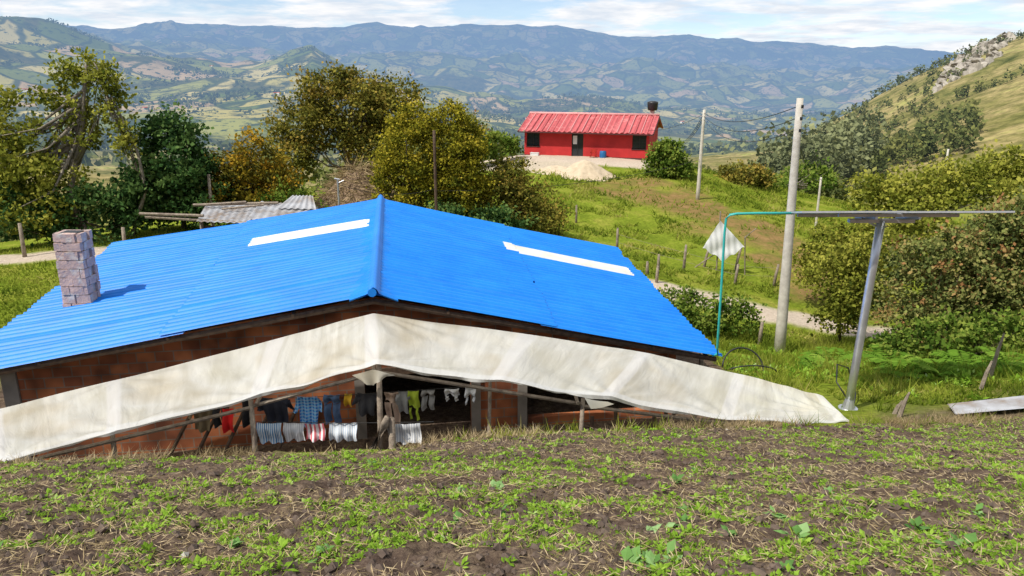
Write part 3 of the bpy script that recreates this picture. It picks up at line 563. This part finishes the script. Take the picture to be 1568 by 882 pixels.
a=Acc(); a.add(P.reshape(-1,3),gridf(NU,NV)[:,::-1],0,(U/1.0).ravel(),V_.ravel(),smooth=True)
hp=P[:,-1].copy(); h2=hp+np.c_[np.zeros(NU),.02+.04*fbm(ss*5,ss*0,2,140),-.02-.07*np.maximum(fbm(ss*2.2,ss*0,3,141)+.3,0)]
a.add(np.stack([hp,h2],1).reshape(-1,3),gridf(NU,2)[:,::-1],0,np.repeat(ss,2),1.,smooth=True)
c=np.array([-2.33,12.17,-4.90]); fl=[]
for i in range(14):
    for j in range(7):
        u=i/13;v_=j/6; fl.append(c+[(-.42+.75*u)*(1-.45*v_),-.03-.05*math.sin(u*12)*v_,-.01-.30*v_*(1-1.5*abs(u-.4))-abs(u-.5)*.22])
a.add(np.array(fl),gridf(14,7),0,4.3,.5,smooth=True)
fl=[]
for i in range(5):
    for j in range(4): fl.append(np.array([1.3+.42*i/4+.12*j/3,12.55-.03*math.sin(i),-5.62-.09*i/4-.22*j/3*(1-.2*i)]))
a.add(np.array(fl),gridf(5,4),0,6.3,.5,smooth=True)
a.make("sheet",[tm],AW,("along","across"))
a=Acc()
for (x,y,zt,r,dx) in ((-2.32,12.35,-4.9,.06,.0),(-2.14,12.3,-5.9,.075,.10),(-4.5,12.05,-5.4,.055,.05),(-6.6,11.4,-5.6,.05,.0),(1.3,12.8,-5.75,.05,.0),(3.5,13.3,-6.3,.05,0),(-.4,12.9,-5.45,.04,0)):
    a.add(*tube([(x+dx-.12,y,-7.5),(x+dx*.3-.03,y,(zt-7.5)/2),(x,y,zt)],[r,r*.9,r*.8],7),0,smooth=True)
a.add(*tube([(-2.6,12.3,-6.7),(-2.25,12.25,-6.0),(-2.2,12.25,-5.85)],[.1,.085,.05],7),0,smooth=True)
for p,q_ in (((-2.4,12.3,-5.0),(-2.7,13.9,-4.66)),((-2.4,12.3,-5.05),(-4.5,12.05,-5.56)),((-4.5,12.05,-5.58),(-7.8,11.0,-6.03)),((-2.3,12.35,-5.05),(1.3,12.8,-5.86)),((1.3,12.8,-5.9),(5.6,13.5,-6.78)),((-4.4,12,-5.5),(-4.4,13.8,-5.08)),((1.2,12.7,-5.8),(1.0,14.4,-5.38))):
    a.add(*tube([p,q_],.035,6),0)
a.make("timber_frame",[wood],AW)
# ------------------------------------------------------------------ laundry
LA=empty("laundry_line")
def cloth(name,c1,c2=None,kind='shirt',x=0,y=13,z=-5.85,w=.42,h=.5,stripe=None,plaid=False):
    m,nt,b=newmat("cloth_"+name); b.inputs['Roughness'].default_value=.9
    if stripe or plaid:
        g=N(nt,'ShaderNodeTexCoord'); wv=N(nt,'ShaderNodeTexWave',bands_direction='X'); wv.inputs['Scale'].default_value=stripe or 6; nt.links.new(g.outputs['Object'],wv.inputs[0])
        c=ramp(nt,wv.outputs[0],[(.45,c1),(.55,c2)])
        if plaid:
            w2=N(nt,'ShaderNodeTexWave',bands_direction='Z'); w2.inputs['Scale'].default_value=5; nt.links.new(g.outputs['Object'],w2.inputs[0]); c=mixc(nt,ramp(nt,w2.outputs[0],[(.5,0.),(.6,.5)]),c,(.5,.62,.75))
        nt.links.new(c,b.inputs['Base Color'])
    else:
        nt.links.new(ramp(nt,noise(nt,6),[(.3,c1),(.7,c2 or tuple(q*.7 for q in c1))]),b.inputs['Base Color'])
    a=Acc(); ph=rng.random()*6
    def patch_(x0,x1,x2,x3,z0,z1):
        nu,nv=12,10; v=[]
        for i in range(nu):
            for j in range(nv):
                u=i/(nu-1); t=j/(nv-1); xx=(x0*(1-u)+x1*u)*(1-t)+(x2*(1-u)+x3*u)*t
                v.append((x+xx+.01*math.sin(t*5+ph),y+.035*math.sin(xx*38+ph+t)*(.3+t)+.02*math.sin(t*6+ph)+rng.normal(0,.003),z+z0+(z1-z0)*t-.03*math.sin(u*math.pi)*(1-t)*.6+.02*math.sin(xx*25+ph)*t))
        a.add(np.array(v),gridf(nu,nv),0,smooth=True)
    if kind=='shirt':
        patch_(-w/2,w/2,-w*.42,w*.42,0,-h); patch_(-w/2-.02,-w*.25,-w*.78,-w*.5,-.01-h*.05,-h*.55); patch_(w*.25,w/2+.02,w*.5,w*.74,-.01-h*.05,-h*.5)
    elif kind=='pants':
        patch_(-w/2,w/2,-w/2,w/2,0,-h*.3); patch_(-w/2,-.01,-w*.5,-w*.1,-h*.3,-h); patch_(.01,w/2,w*.08,w*.5,-h*.3,-h)
    elif kind=='tank':
        patch_(-w/2,w/2,-w*.5,w*.5,0,-h*.55); patch_(-w*.42,-w*.22,-w*.45,-w*.25,-h*.55,-h); patch_(w*.22,w*.42,w*.2,w*.42,-h*.55,-h*.95)
    else: patch_(-w/2,w/2,-w*.48,w*.5,0,-h)
    return a.make(name,[m],LA)
L1=lambda p:(p-784)*.0121
zl=lambda x:-5.90+(x+5.9)*.055
def C1(name,p,w,h,c1,c2=None,kind='shirt',dy=0,**k): x=L1(p); cloth(name,c1,c2,kind,x,13+dy,zl(x),w,h,**k)
C1("olive_shirt",304,.34,.6,(.22,.17,.10)); C1("dark_trousers",334,.3,.55,(.03,.03,.035),kind='pants'); C1("red_top",358,.2,.46,(.85,.02,.02),kind='towel',dy=-.4); C1("black_shirt",376,.22,.55,(.02,.02,.025),kind='towel')
C1("navy_shirt",420,.5,.52,(.025,.03,.05)); C1("plaid_shirt",470,.38,.60,(.02,.18,.58),(.16,.48,.80),plaid=True,stripe=5); C1("jeans",507,.3,.58,(.05,.10,.20),(.10,.16,.28),kind='pants')
C1("yellow_cloth",532,.14,.26,(.80,.50,.03),kind='towel'); C1("charcoal_shirt",560,.34,.45,(.06,.06,.065)); C1("tan_trousers",600,.26,.66,(.58,.42,.31),kind='pants'); C1("grey_shirt",617,.2,.45,(.34,.34,.32)); C1("lime_shirt",633,.2,.62,(.52,.66,.05),kind='tank'); C1("grey_trousers",655,.24,.4,(.30,.29,.27),kind='pants'); C1("white_vest",692,.26,.26,(.8,.8,.79),kind='tank'); C1("white_vest",720,.2,.32,(.7,.71,.72),kind='tank')
L2=lambda p:(p-784)*.0118
def C2(name,p,w,h,c1,c2,**k): x=L2(p); cloth(name,c1,c2,'towel',x,12.4,-6.04,w,h,**k)
C2("blue_towel",415,.45,.40,(.10,.28,.52),(.75,.80,.82),stripe=9); C2("striped_towel",452,.38,.36,(.62,.62,.62),(.82,.82,.80),stripe=8); C2("floral_towel",485,.34,.34,(.70,.16,.18),(.80,.81,.80),stripe=4); C2("pale_towel",527,.5,.36,(.52,.60,.70),(.82,.83,.82),stripe=8); C2("stripe_sheet",620,.6,.40,(.52,.54,.58),(.83,.83,.81),stripe=7)
a=Acc(); a.add(*tube([(-6.4,13,-5.92),(-3.5,13,-5.80),(-.5,13,-5.58)],.006,5),0); a.add(*tube([(-4.7,12.4,-6.02),(-3,12.4,-6.05),(-1.4,12.4,-6.02)],.006,5),0); a.make("rope",[cablem],LA)
a=Acc()
for i in range(7):
    x=.3+i*.45+rng.normal(0,.1); y=13.4+rng.random()*.4; a.add(*tube([(x,y,-7.5),(x+rng.normal(0,.15),y+.3,-6.5-rng.random()*.3)],.04,6),0)
for i in range(5): a.add(*tube([(-6.6+i*.5,12.3,-7.4),(-6.2+i*.5,13.6,-6.3)],.04,6),0)
a.make("stacked_poles",[wooddark])
# ------------------------------------------------------------------ shed behind
SH=empty("corrugated_shed"); a=Acc()
def sheetmesh(a,p00,p10,p01,p11,per,amp=.02,mi=0,nu=90,nv=4):
    u=np.linspace(0,1,nu); v=np.linspace(0,1,nv); U,V=np.meshgrid(u,v,indexing='ij'); p00,p10,p01,p11=[np.array(q,float) for q in (p00,p10,p01,p11)]
    P=(p00*(1-U[...,None])+p10*U[...,None])*(1-V[...,None])+(p01*(1-U[...,None])+p11*U[...,None])*V[...,None]; P[...,2]+=amp*np.sin(U*per*2*math.pi); a.add(P.reshape(-1,3),gridf(nu,nv),mi,smooth=True)
sheetmesh(a,(-11.4,27,-5.2),(-8.6,27,-5.28),(-11.9,29.3,-4.95),(-8.9,29.3,-4.98),12)
sheetmesh(a,(-9.6,27.1,-5.12),(-6.9,27.2,-5.25),(-9.8,29.4,-4.86),(-7.5,29,-4.98),9,mi=0)
sheetmesh(a,(-8.9,28.4,-4.95),(-7.4,28.4,-5.0),(-8.5,29.2,-4.6),(-7.7,29.2,-4.6),6,mi=0)
for p,q_ in (((-13.6,27.4,-4.98),(-11.2,27.2,-5.02)),((-13.4,27.4,-5.1),(-9,27.1,-5.3)),((-12.2,28.8,-4.9),(-9,29,-4.85))): a.add(*tube([p,q_],.06,6),1)
for x,y in ((-11.3,27.2),(-7.4,27.2),(-11.7,29.2),(-8,29.1)): a.add(*tube([(x,y,-7.8),(x,y,-5.2)],.07,6),1)
for i in range(6): a.add(*box((-11+i*.62,27.25,-6.45),(.56,.03,2.1)),2)
a.add(*tube([(-11.6,28.6,-4.85),(-10.2,28.9,-4.8)],.05,5),1); a.add(*tube([(-10.9,28.2,-4.95),(-9.4,28.5,-4.85)],.04,5),1)
a.make("shed_parts",[zinc,wood,wooddark],SH)
a=Acc(); X=rng.normal(-7.6,1.3,3500); Y=rng.normal(37.5,1.2,3500); hh=2.4*np.exp(-((X+7.6)/2)**2-((Y-38)/1.8)**2); Z=hgt(X,Y)+hh*rng.random(3500)**.3
D=rng.normal(size=(3500,3))*[1,1,.35]; leafquads(a,np.c_[X,Y,Z],.5+.5*rng.random(3500),.02,rng.random(3500)*.6,0,.5,D)
uu,vv=np.meshgrid(np.linspace(-3.6,3.6,40),np.linspace(-3,3,30),indexing='ij'); xx=-7.6+uu; yy=38+vv; zz=hgt(xx.ravel(),yy.ravel())-.15+2.3*np.exp(-(uu.ravel()/2)**2-(vv.ravel()/1.8)**2)+.2*fbm(xx.ravel()*1.5,yy.ravel()*1.5,3,5)
a.add(np.c_[xx.ravel(),yy.ravel(),zz],gridf(40,30),1,smooth=True)
a.make("brush_pile",[mstraw,mat("dry_earth",(.28,.19,.12),(.16,.11,.07),2,.95,bump=.5)])
# ------------------------------------------------------------------ red house
RH=empty("red_house"); o=np.array([1.07,66,0]); d1=np.array([.951,-.309,0]); d2=np.array([.309,.951,0]); LL=10.6; DP=5.4; fz=-7.05
def Q(u,w,z): return o+d1*u+d2*w+np.array([0,0,fz+z])
redw=mat("red_wall_paint",(.54,.03,.03),(.40,.022,.022),1.2,.8); redr=mat("red_roof_sheet",(.58,.13,.13),(.46,.09,.095),1.5,.55,c3=(.64,.20,.19)); glass=mat("window_dark",(.02,.025,.03),(.03,.035,.04),2,.15); white=mat("white_paint",(.7,.7,.68),(.6,.6,.58),3,.7); dkred=mat("dark_plinth",(.10,.03,.03),(.07,.03,.03),3,.8); pale=mat("pale_roof_ridge",(.70,.34,.32),(.60,.25,.24),3,.6)
a=Acc()
def qb(u0,u1,w0,w1,z0,z1,mi=0): a.add(*box(Q((u0+u1)/2,(w0+w1)/2,(z0+z1)/2),(u1-u0,w1-w0,z1-z0),d1[:2]),mi)
ops=[(.2,1.35,.95,2.05),(4.15,5.15,0,2.1),(9.25,10.4,.95,2.05)]
for u0,u1 in ((0,.2),(1.35,4.15),(5.15,9.25),(10.4,LL)): qb(u0,u1,0,.15,-.6,2.4)
for u0,u1,z0,z1 in ops:
    if z0>0: qb(u0,u1,0,.15,-.6,z0)
    else: qb(u0,u1,0,.15,-.6,.02)
    qb(u0,u1,0,.15,z1,2.4)
qb(0,.15,.152,DP,-.6,2.4); qb(LL-.15,LL,.152,DP,-.6,2.4); qb(.152,LL-.152,DP-.15,DP,-.6,2.4)
for u in (0,LL-.15):
    g_=[Q(u,0,2.402),Q(u,DP,2.402),Q(u,DP/2,3.4),Q(u+.15,0,2.402),Q(u+.15,DP,2.402),Q(u+.15,DP/2,3.4)]; a.add(np.array(g_),[[0,2,1],[3,4,5],[0,3,5,2],[1,2,5,4],[0,1,4,3]],0)
a.make("walls",[redw],RH)
a=Acc(); qb(.001,LL-.001,-.012,-.002,-.05,.22,0); a.make("plinth",[dkred],RH)
a=Acc()
for u0,u1,z0,z1 in ops:
    qb(u0+.04,u1-.04,.09,.11,z0+.04,z1-.04,0)
    for uu in (u0+.02,u1-.02,(u0+u1)/2): qb(uu-.025,uu+.025,.05,.088,z0+.03,z1-.03,1)
    if z0>0:
        qb(u0,u1,.045,.086,z1-.05,z1,1); qb(u0-.05,u1+.05,-.06,.05,z0-.06,z0,1)
        for k in range(1,4): qb(u0+.03,u1-.03,.055,.08,z0+k*.27-.01,z0+k*.27+.01,1)
    else: qb(u0+.1,u1-.55,.06,.085,1.2,1.9,2)
a.make("windows_and_door",[glass,black,white],RH)
a=Acc()
for s_,(wa,wb) in enumerate(((-.75,DP/2),(DP+.6,DP/2))):
    za=2.38; zb=3.52
    sheetmesh(a,Q(-.35,wa,za-.12),Q(LL+.4,wa,za-.12),Q(-.35,wb,zb),Q(LL+.4,wb,zb),26,.045,0,300,6)
a.add(*tube([Q(-.35,DP/2,3.56),Q(LL+.4,DP/2,3.56)],.12,8),2,smooth=True)
for k in range(23): a.add(*tube([Q(-.25+k*.49,-.76,2.31),Q(-.25+k*.49,DP/2,3.57)],.04,5),2 if k%2 else 0)
a.add(*tube([Q(-.35,-.7,2.16),Q(LL+.4,-.7,2.16)],.05,6),1)
for u in (-.37,LL+.42): a.add(*tube([Q(u,-.72,2.2),Q(u,DP/2,3.42)],.06,6),1)
a.make("roof",[redr,dkred,pale],RH)
a=Acc()
a.add(*box(Q(LL-.6,DP+.2,1.7),(.35,.35,4.2),d1[:2]),1)
c=Q(LL-.6,DP+.2,3.8); a.add(*tube([c,c+[0,0,.08],c+[0,0,.6],c+[0,0,.72],c+[0,0,.80]],[.36,.42,.47,.47,.2],14),0,smooth=True)
a.make("water_tank",[black,concrete],RH)
a=Acc(); 
c=Q(1.1,-.6,.2); a.add(*box(c,(.7,.35,.42),d1[:2]),0); a.add(*box(c+[0,0,.24],(.74,.39,.05),d1[:2]),0); a.make("storage_box",[white])
blue=mat("blue_plastic",(.02,.14,.35),None,3,.4); a=Acc(); c=Q(6.95,-.5,0); a.add(*tube([c,c+[0,0,.1],c+[0,0,.4],c+[0,0,.7],c+[0,0,.76]],[.24,.27,.29,.27,.24],14),0,smooth=True); a.make("blue_barrel",[blue])
redp=mat("red_plastic",(.45,.03,.02),None,3,.4); a=Acc()
c=Q(6.15,-.7,0)
for sx_ in (-.22,.22):
    for sy_ in (-.2,.2): a.add(*tube([c+d1*sx_+d2*sy_,c+d1*sx_*.9+d2*sy_+[0,0,.44 if sy_<0 else .9]],.03,6),0)
    a.add(*tube([c+d1*sx_-d2*.2+[0,0,.62],c+d1*sx_+d2*.2+[0,0,.64]],.03,6),0)
a.add(*box(c+[0,0,.44],(.5,.46,.05),d1[:2]),0); a.add(*box(c+d2*.21+[0,0,.72],(.46,.05,.36),d1[:2]),0); a.make("plastic_chair",[redp])
a=Acc()
def qs(u0,u1,w0,w1,z0,z1): a.add(*box(Q((u0+u1)/2,(w0+w1)/2,(z0+z1)/2),(u1-u0,w1-w0,z1-z0),d1[:2]),0)
qs(-.4,LL+.1,-1.1,-.015,-.7,-.02); a.make("patio_slab",[mat("old_concrete",(.50,.42,.34),(.38,.31,.25),1.5,.9)])
sandm=mat("sand",(.62,.50,.35),(.48,.38,.26),3,.95,bump=.3); a=Acc()
for (cx_,cy_,rx,ry,hh) in ((5.4,56.2,2.2,1.8,1.1),(3.3,57.3,2.1,1.6,.42)):
    rr_,tt_=np.meshgrid(np.linspace(0,1,30),np.linspace(0,2*math.pi,70),indexing='ij'); wv=1+.2*fbm(np.cos(tt_)*1.8+cx_,np.sin(tt_)*1.8,3,5)
    xx=cx_+rr_*rx*wv*np.cos(tt_); yy=cy_+rr_*ry*wv*np.sin(tt_); zz=hgt(xx.ravel(),yy.ravel()).reshape(xx.shape)
    zz=zz-.05+hh*(1-sm(rr_))**.85+.09*fbm(xx*2,yy*2,3,7)*(1-rr_); a.add(np.stack([xx,yy,zz],-1).reshape(-1,3),gridf(30,70),0,smooth=True)
a.make("sand_pile",[sandm])
# ------------------------------------------------------------------ poles, wires, fence
def pole(name,x,y,zt,r0,r1,m,xt=None,extra=None):
    xt=x if xt is None else xt; a=Acc(); zb=gz(x,y)-.3; P=[(x+(xt-x)*t,y,zb+(zt-zb)*t) for t in np.linspace(0,1,7)]
    a.add(*tube(P,np.linspace(r0,r1,7),14),0,smooth=True)
    if extra:
        for v,f,mi in extra: a.add(v,f,mi)
    return a.make(name,[m,steel,black])
ex=[]
for zz in (-1.0,-1.35,-1.7):
    v,f=tube([(8.66,23.5-.16,zz),(8.66,23.5-.26,zz)],.02,6); ex.append((v,f,1)); v,f=tube([(8.66,23.24,zz-.05),(8.66,23.24,zz+.05)],.04,8); ex.append((v,f,2))
pole("concrete_utility_pole",8.83,23.5,-.76,.19,.10,concrete,8.66,ex)
pole("utility_pole",12.3,50,-2.35,.13,.09,concrete,12.35); pole("wooden_pole",-3.33,33,-2.4,.07,.06,wooddark)
pole("utility_pole",18.3,45,-6.0,.08,.06,concrete); pole("utility_pole",50,88,-8.5,.14,.1,concrete)
a=Acc(); a.add(*tube([(-6.43,28,-7.6),(-6.43,28,-3.8)],.035,8),0); a.add(*tube([(-6.43,28,-3.95),(-6.2,28,-3.85)],.02,6),0); a.add(*tube([(-6.55,28,-3.78),(-6.35,28,-3.82)],.03,6),0); a.make("metal_post",[steel])
def wire(a,p,q_,sag,r=.014,n_=24):
    p=np.array(p,float);q_=np.array(q_,float); P=[p*(1-t)+q_*t-np.array([0,0,sag*4*t*(1-t)]) for t in np.linspace(0,1,n_)]; a.add(*tube(P,r,4,False),0)
a=Acc()
for k,zz in enumerate((-1.0,-1.35,-1.7)):
    wire(a,(8.62,23.5,zz),(12.35,50,-2.55-.2*k),.5+.15*k)
    wire(a,(12.35,50,-2.55-.2*k),(18.3,90,-7),1.5,.02)
wire(a,(8.62,23.5,-1.7),(18.3,45,-6.1),.6); wire(a,(12.35,50,-2.6),(11,63,-4.6),.3)
wire(a,(-3.33,33,-5.0),(12.3,50,-5.5),.5,.012); wire(a,(-6.4,28,-4.0),(-3.33,33,-4.9),.3,.01)
a.make("power_lines",[cablem])
a=Acc()
for (x,y,h,ln) in ((5.1,36,1.15,.0),(7.7,33,1.2,.05),(5.7,31,.55,0),(5.9,29.9,.7,.03),(11.8,33,1.0,.15),(10.6,35,1.2,.25),(9.0,34.6,.9,.2),(8.5,24.6,.8,.05),(5.2,19.5,.7,0),(6.4,32.2,.7,0),(9.8,32.2,.9,.1),(3.6,42,1.0,0),(15.2,30.5,.9,.1)):
    z=gz(x,y); a.add(*tube([(x,y,z-.3),(x+ln*.5,y,z+h*.5),(x+ln,y,z+h)],[.07,.065,.05],7),0,smooth=True)
for P_ in (((5.1,36),(7.7,33)),((7.7,33),(9.8,32.2)),((9.8,32.2),(11.8,33))):
    for hh in (.45,.85):
        (x0,y0),(x1,y1)=P_; wire(a,(x0,y0,gz(x0,y0)+hh),(x1,y1,gz(x1,y1)+hh),.03,.006,6)
a.make("fence",[wood])
a=Acc()
for (x,y,h) in ((-20.0,30.3,1.4),(-16.2,31,.9),(-13.6,34,2.6),(-24,30,1.2)):
    z=gz(x,y); a.add(*tube([(x,y,z-.3),(x+.04,y,z+h)],[.09,.07],7),0,smooth=True)
a.make("fence_posts",[wood])
clm=mat("white_cloth",(.82,.82,.81),(.72,.72,.71),3,.8); a=Acc(); nu=26
quad=[np.array(q_,float) for q_ in ((9.47,34,-6.5),(10.7,34.1,-7.75),(8.72,33.9,-7.75),(9.75,34,-8.35))]
v=[]
for i in range(nu):
    for j in range(nu):
        u=i/(nu-1);t=j/(nu-1); p=(quad[0]*(1-u)+quad[1]*u)*(1-t)+(quad[2]*(1-u)+quad[3]*u)*t
        p=p+[0,.018*math.sin((u-t)*22)+.02*math.sin(u*9+t*4),.05*math.sin(u*12)*t*t+.05*math.sin(t*11)*u*u]; v.append(p)
a.add(np.array(v),gridf(nu,nu),0,smooth=True)
a.add(*tube([(9.5,34.15,gz(9.5,34.15)-.2),(9.48,34.12,-6.1)],.035,6),1); a.add(*tube([(10.9,34.3,gz(10.9,34.3)-.2),(10.7,34.15,-7.3),(11.2,34.2,-6.9)],.03,6),1); a.add(*tube([(8.4,34.2,gz(8.4,34.2)-.1),(9.5,34.15,-8.0)],.03,6),1)
a.make("hanging_cloth",[clm,wood])
# ------------------------------------------------------------------ solar panel on mast, with conduit
SP=empty("solar_panel_mast"); a=Acc()
zb=gz(7.23,15); P=[(7.23+.17*t,15,zb-.1+(-2.86-zb+.1)*t) for t in np.linspace(0,1,5)]; a.add(*tube(P,[.085]*5,16),0,smooth=True)
a.add(*tube([(7.23,15,zb-.05),(7.23,15,zb+.03)],.2,16),0); a.add(*tube([(7.235,15,zb+.03),(7.24,15,zb+.22)],[.14,.09],12),0)
a.make("mast",[steel],SP); cellm=mat("solar_cells",(.015,.03,.06),(.02,.04,.08),3,.15); alum=mat("aluminium_frame",(.70,.71,.72),(.6,.61,.62),4,.4,metal=.6); back=mat("panel_backsheet",(.45,.50,.52),(.38,.43,.45),3,.6)
a=Acc(); tl=-R(10.9); cz=-2.70
for k in (0,1):
    cxk=6.55+k*2.08; a.add(*box((cxk,15,cz),(2.02,1.25,.035),(1,.015),tl),0); a.add(*box((cxk,15-.0037,cz+.0195),(1.96,1.19,.004),(1,.015),tl),1); a.add(*box((cxk,15+.004,cz-.0195),(1.94,1.17,.004),(1,.015),tl),2)
a.make("panel",[alum,cellm,back],SP); a=Acc()
for dy in (-.3,.35): a.add(*box((7.5,15+dy,cz-.06-dy*math.tan(R(10.9))),(3.3 if dy>0 else 2.2,.05,.06)),0)
for dx in (-.6,.8): a.add(*box((7.45+dx*.6,15,cz-.12),(.05,.9,.05),(1,0),tl),0)
a.add(*box((7.4,15,cz-.17),(1.3,.12,.07)),0); a.add(*tube([(7.0,15,cz-.12),(7.35,15,-3.0)],.025,6),0); a.make("mounting_rails",[steel],SP)
teal=mat("teal_conduit",(.03,.42,.36),(.04,.35,.32),4,.45)
a=Acc(); a.add(*tube([(5.6,14.9,-2.70),(4.9,14.95,-2.71),(4.5,15,-2.73),(4.36,15,-2.75),(4.29,15,-2.83),(4.28,15,-3.1),(4.31,15.02,-4.4),(4.33,15.05,-5.6),(4.36,15.1,-5.76),(4.25,15.12,-5.80)],.026,8),0,smooth=True); a.make("conduit_pipe",[teal],SP)
def arc(c,rx,rz,a0,a1,n_=20,dy=0): return [(c[0]+rx*math.cos(R(t)),c[1]+dy*math.sin(R(t)),c[2]+rz*math.sin(R(t))) for t in np.linspace(a0,a1,n_)]
a=Acc(); z=gz(6.0,19); a.add(*tube(arc((6.2,19,z+.05),.55,.5,-20,175,dy=.3),.022,6),0,smooth=True); a.add(*tube(arc((6.3,18.7,z+.05),.7,.3,10,150,dy=-.2),.02,6),0,smooth=True)
z=gz(7.5,16); a.add(*tube([(7.28,15,zb+.1),(7.05,15.3,zb+.5),(7.2,15.7,zb+.75),(7.6,16,zb+.55),(7.65,15.6,zb+.1),(7.5,15.3,zb)],.015,6),0,smooth=True); a.make("rubber_hose",[black])
a=Acc(); sheetmesh(a,(9.0,14.1,gz(9,14.1)+.06),(9.2,14.75,gz(9.2,14.75)+.10),(11.6,14.0,gz(11.6,14)+.08),(11.8,14.7,gz(11.8,14.7)+.12),7,.018,0,60,12); a.make("corrugated_sheet",[zinc])
a=Acc()
for (x,y,h) in ((7.9,14.2,.55),(7.95,14.5,.3),(10.4,15.6,.7),(11.1,16.4,1.1)):
    z=gz(x,y); a.add(*tube([(x,y,z-.1),(x+.08,y,z+h*.6),(x+.15,y,z+h)],[.05,.04,.02],6),0)
a.make("tree_stump",[wood])
mfern=leafmat("fern_fronds",[(0,(.05,.12,.015)),(.5,(.15,.28,.03)),(1,(.32,.44,.07))],.35)
def fern(name,x,y,s):
    a=Acc(); z=gz(x,y)
    for k in range(13):
        th=k/13*6.283+rng.normal(0,.2); L=s*(.7+.5*rng.random()); d=np.array([math.cos(th),math.sin(th),0]); sd=np.array([-d[1],d[0],0]); up=.9+.3*rng.random()
        Pp=[];Dd=[];Ls=[]
        for t in np.linspace(.12,1,16):
            p=np.array([x,y,z])+d*L*t*.9+np.array([0,0,L*(up*t-.85*t*t)]); w=L*.32*math.sin(math.pi*min(t*.9+.08,1))
            for sg in (-1,1): Pp.append(p);Dd.append(sd*sg+d*.35+[0,0,-.2]);Ls.append(w)
        leafquads(a,np.array(Pp),np.array(Ls),np.array(Ls)*.13+.004,np.clip(rng.normal(.5,.15)+rng.normal(0,.1,len(Pp)),0,1),0,3.,np.array(Dd))
    return a.make(name,[mfern])
for x,y,s in ((9.6,17.5,.8),(10.4,17.2,.7),(11.2,17.6,.9),(12.2,17.4,.8),(10.0,18.6,1.0),(11.8,18.5,.9),(9.2,20.5,.9),(12.9,16.6,.6),(8.3,19.5,.6)): fern("fern",x,y,s)
a=Acc()
for (px_,y) in ((-.45,900),(-.47,1400),(-.3,1600),(.02,1900),(.1,1500),(-.12,1700),(-.62,1500),(.22,2100),(-.38,2300)):
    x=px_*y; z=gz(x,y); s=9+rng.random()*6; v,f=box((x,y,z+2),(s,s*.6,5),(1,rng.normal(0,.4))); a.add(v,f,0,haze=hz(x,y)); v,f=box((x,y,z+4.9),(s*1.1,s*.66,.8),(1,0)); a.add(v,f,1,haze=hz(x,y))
a.make("valley_farmhouses",[white,redr])
# ------------------------------------------------------------------ light and sky
el,sd=52,(-.80,-.58); az=math.atan2(sd[0],sd[1])
L=bpy.data.lights.new("sun","SUN"); L.energy=4.7; L.angle=R(.9); L.color=(1,.955,.88); lo=bpy.data.objects.new("sun",L); bpy.context.collection.objects.link(lo)
dv=Vector((math.sin(az)*math.cos(R(el)),math.cos(az)*math.cos(R(el)),math.sin(R(el)))); lo.rotation_euler=dv.to_track_quat('Z','Y').to_euler(); lo.location=(-20,-20,30)
w=bpy.data.worlds.new("World"); sc.world=w; w.use_nodes=True; nt=w.node_tree; bg=nt.nodes['Background']
sky=N(nt,'ShaderNodeTexSky',sky_type='NISHITA'); sky.sun_disc=False; sky.sun_elevation=R(el); sky.sun_rotation=az%(2*math.pi); sky.altitude=2500; sky.air_density=1.0; sky.dust_density=.6
tc=N(nt,'ShaderNodeTexCoord'); sx=N(nt,'ShaderNodeSeparateXYZ'); nt.links.new(tc.outputs['Generated'],sx.inputs[0])
ad=N(nt,'ShaderNodeMath',operation='ADD'); ad.inputs[1].default_value=.10; nt.links.new(sx.outputs[2],ad.inputs[0])
mxm=N(nt,'ShaderNodeMath',operation='MAXIMUM'); mxm.inputs[1].default_value=.03; nt.links.new(ad.outputs[0],mxm.inputs[0])
dx=N(nt,'ShaderNodeMath',operation='DIVIDE'); dy=N(nt,'ShaderNodeMath',operation='DIVIDE'); nt.links.new(sx.outputs[0],dx.inputs[0]); nt.links.new(mxm.outputs[0],dx.inputs[1]); nt.links.new(sx.outputs[1],dy.inputs[0]); nt.links.new(mxm.outputs[0],dy.inputs[1])
cb=N(nt,'ShaderNodeCombineXYZ'); nt.links.new(dx.outputs[0],cb.inputs[0]); nt.links.new(dy.outputs[0],cb.inputs[1])
cn=noise(nt,1.0,5,.62,.4,cb.outputs[0]); cm=ramp(nt,cn,[(.40,.15),(.54,1.)])
cn2=noise(nt,2.4,4,.6,0,cb.outputs[0]); cc=ramp(nt,cn2,[(.38,(6.2,6.8,7.6)),(.60,(8.4,8.4,8.5))])
ms=mixc(nt,cm,mixc(nt,1.0,sky.outputs[0],(1.05,1.08,1.14),'MULTIPLY'),cc)
nt.links.new(ms,bg.inputs[0]); bg.inputs[1].default_value=.12
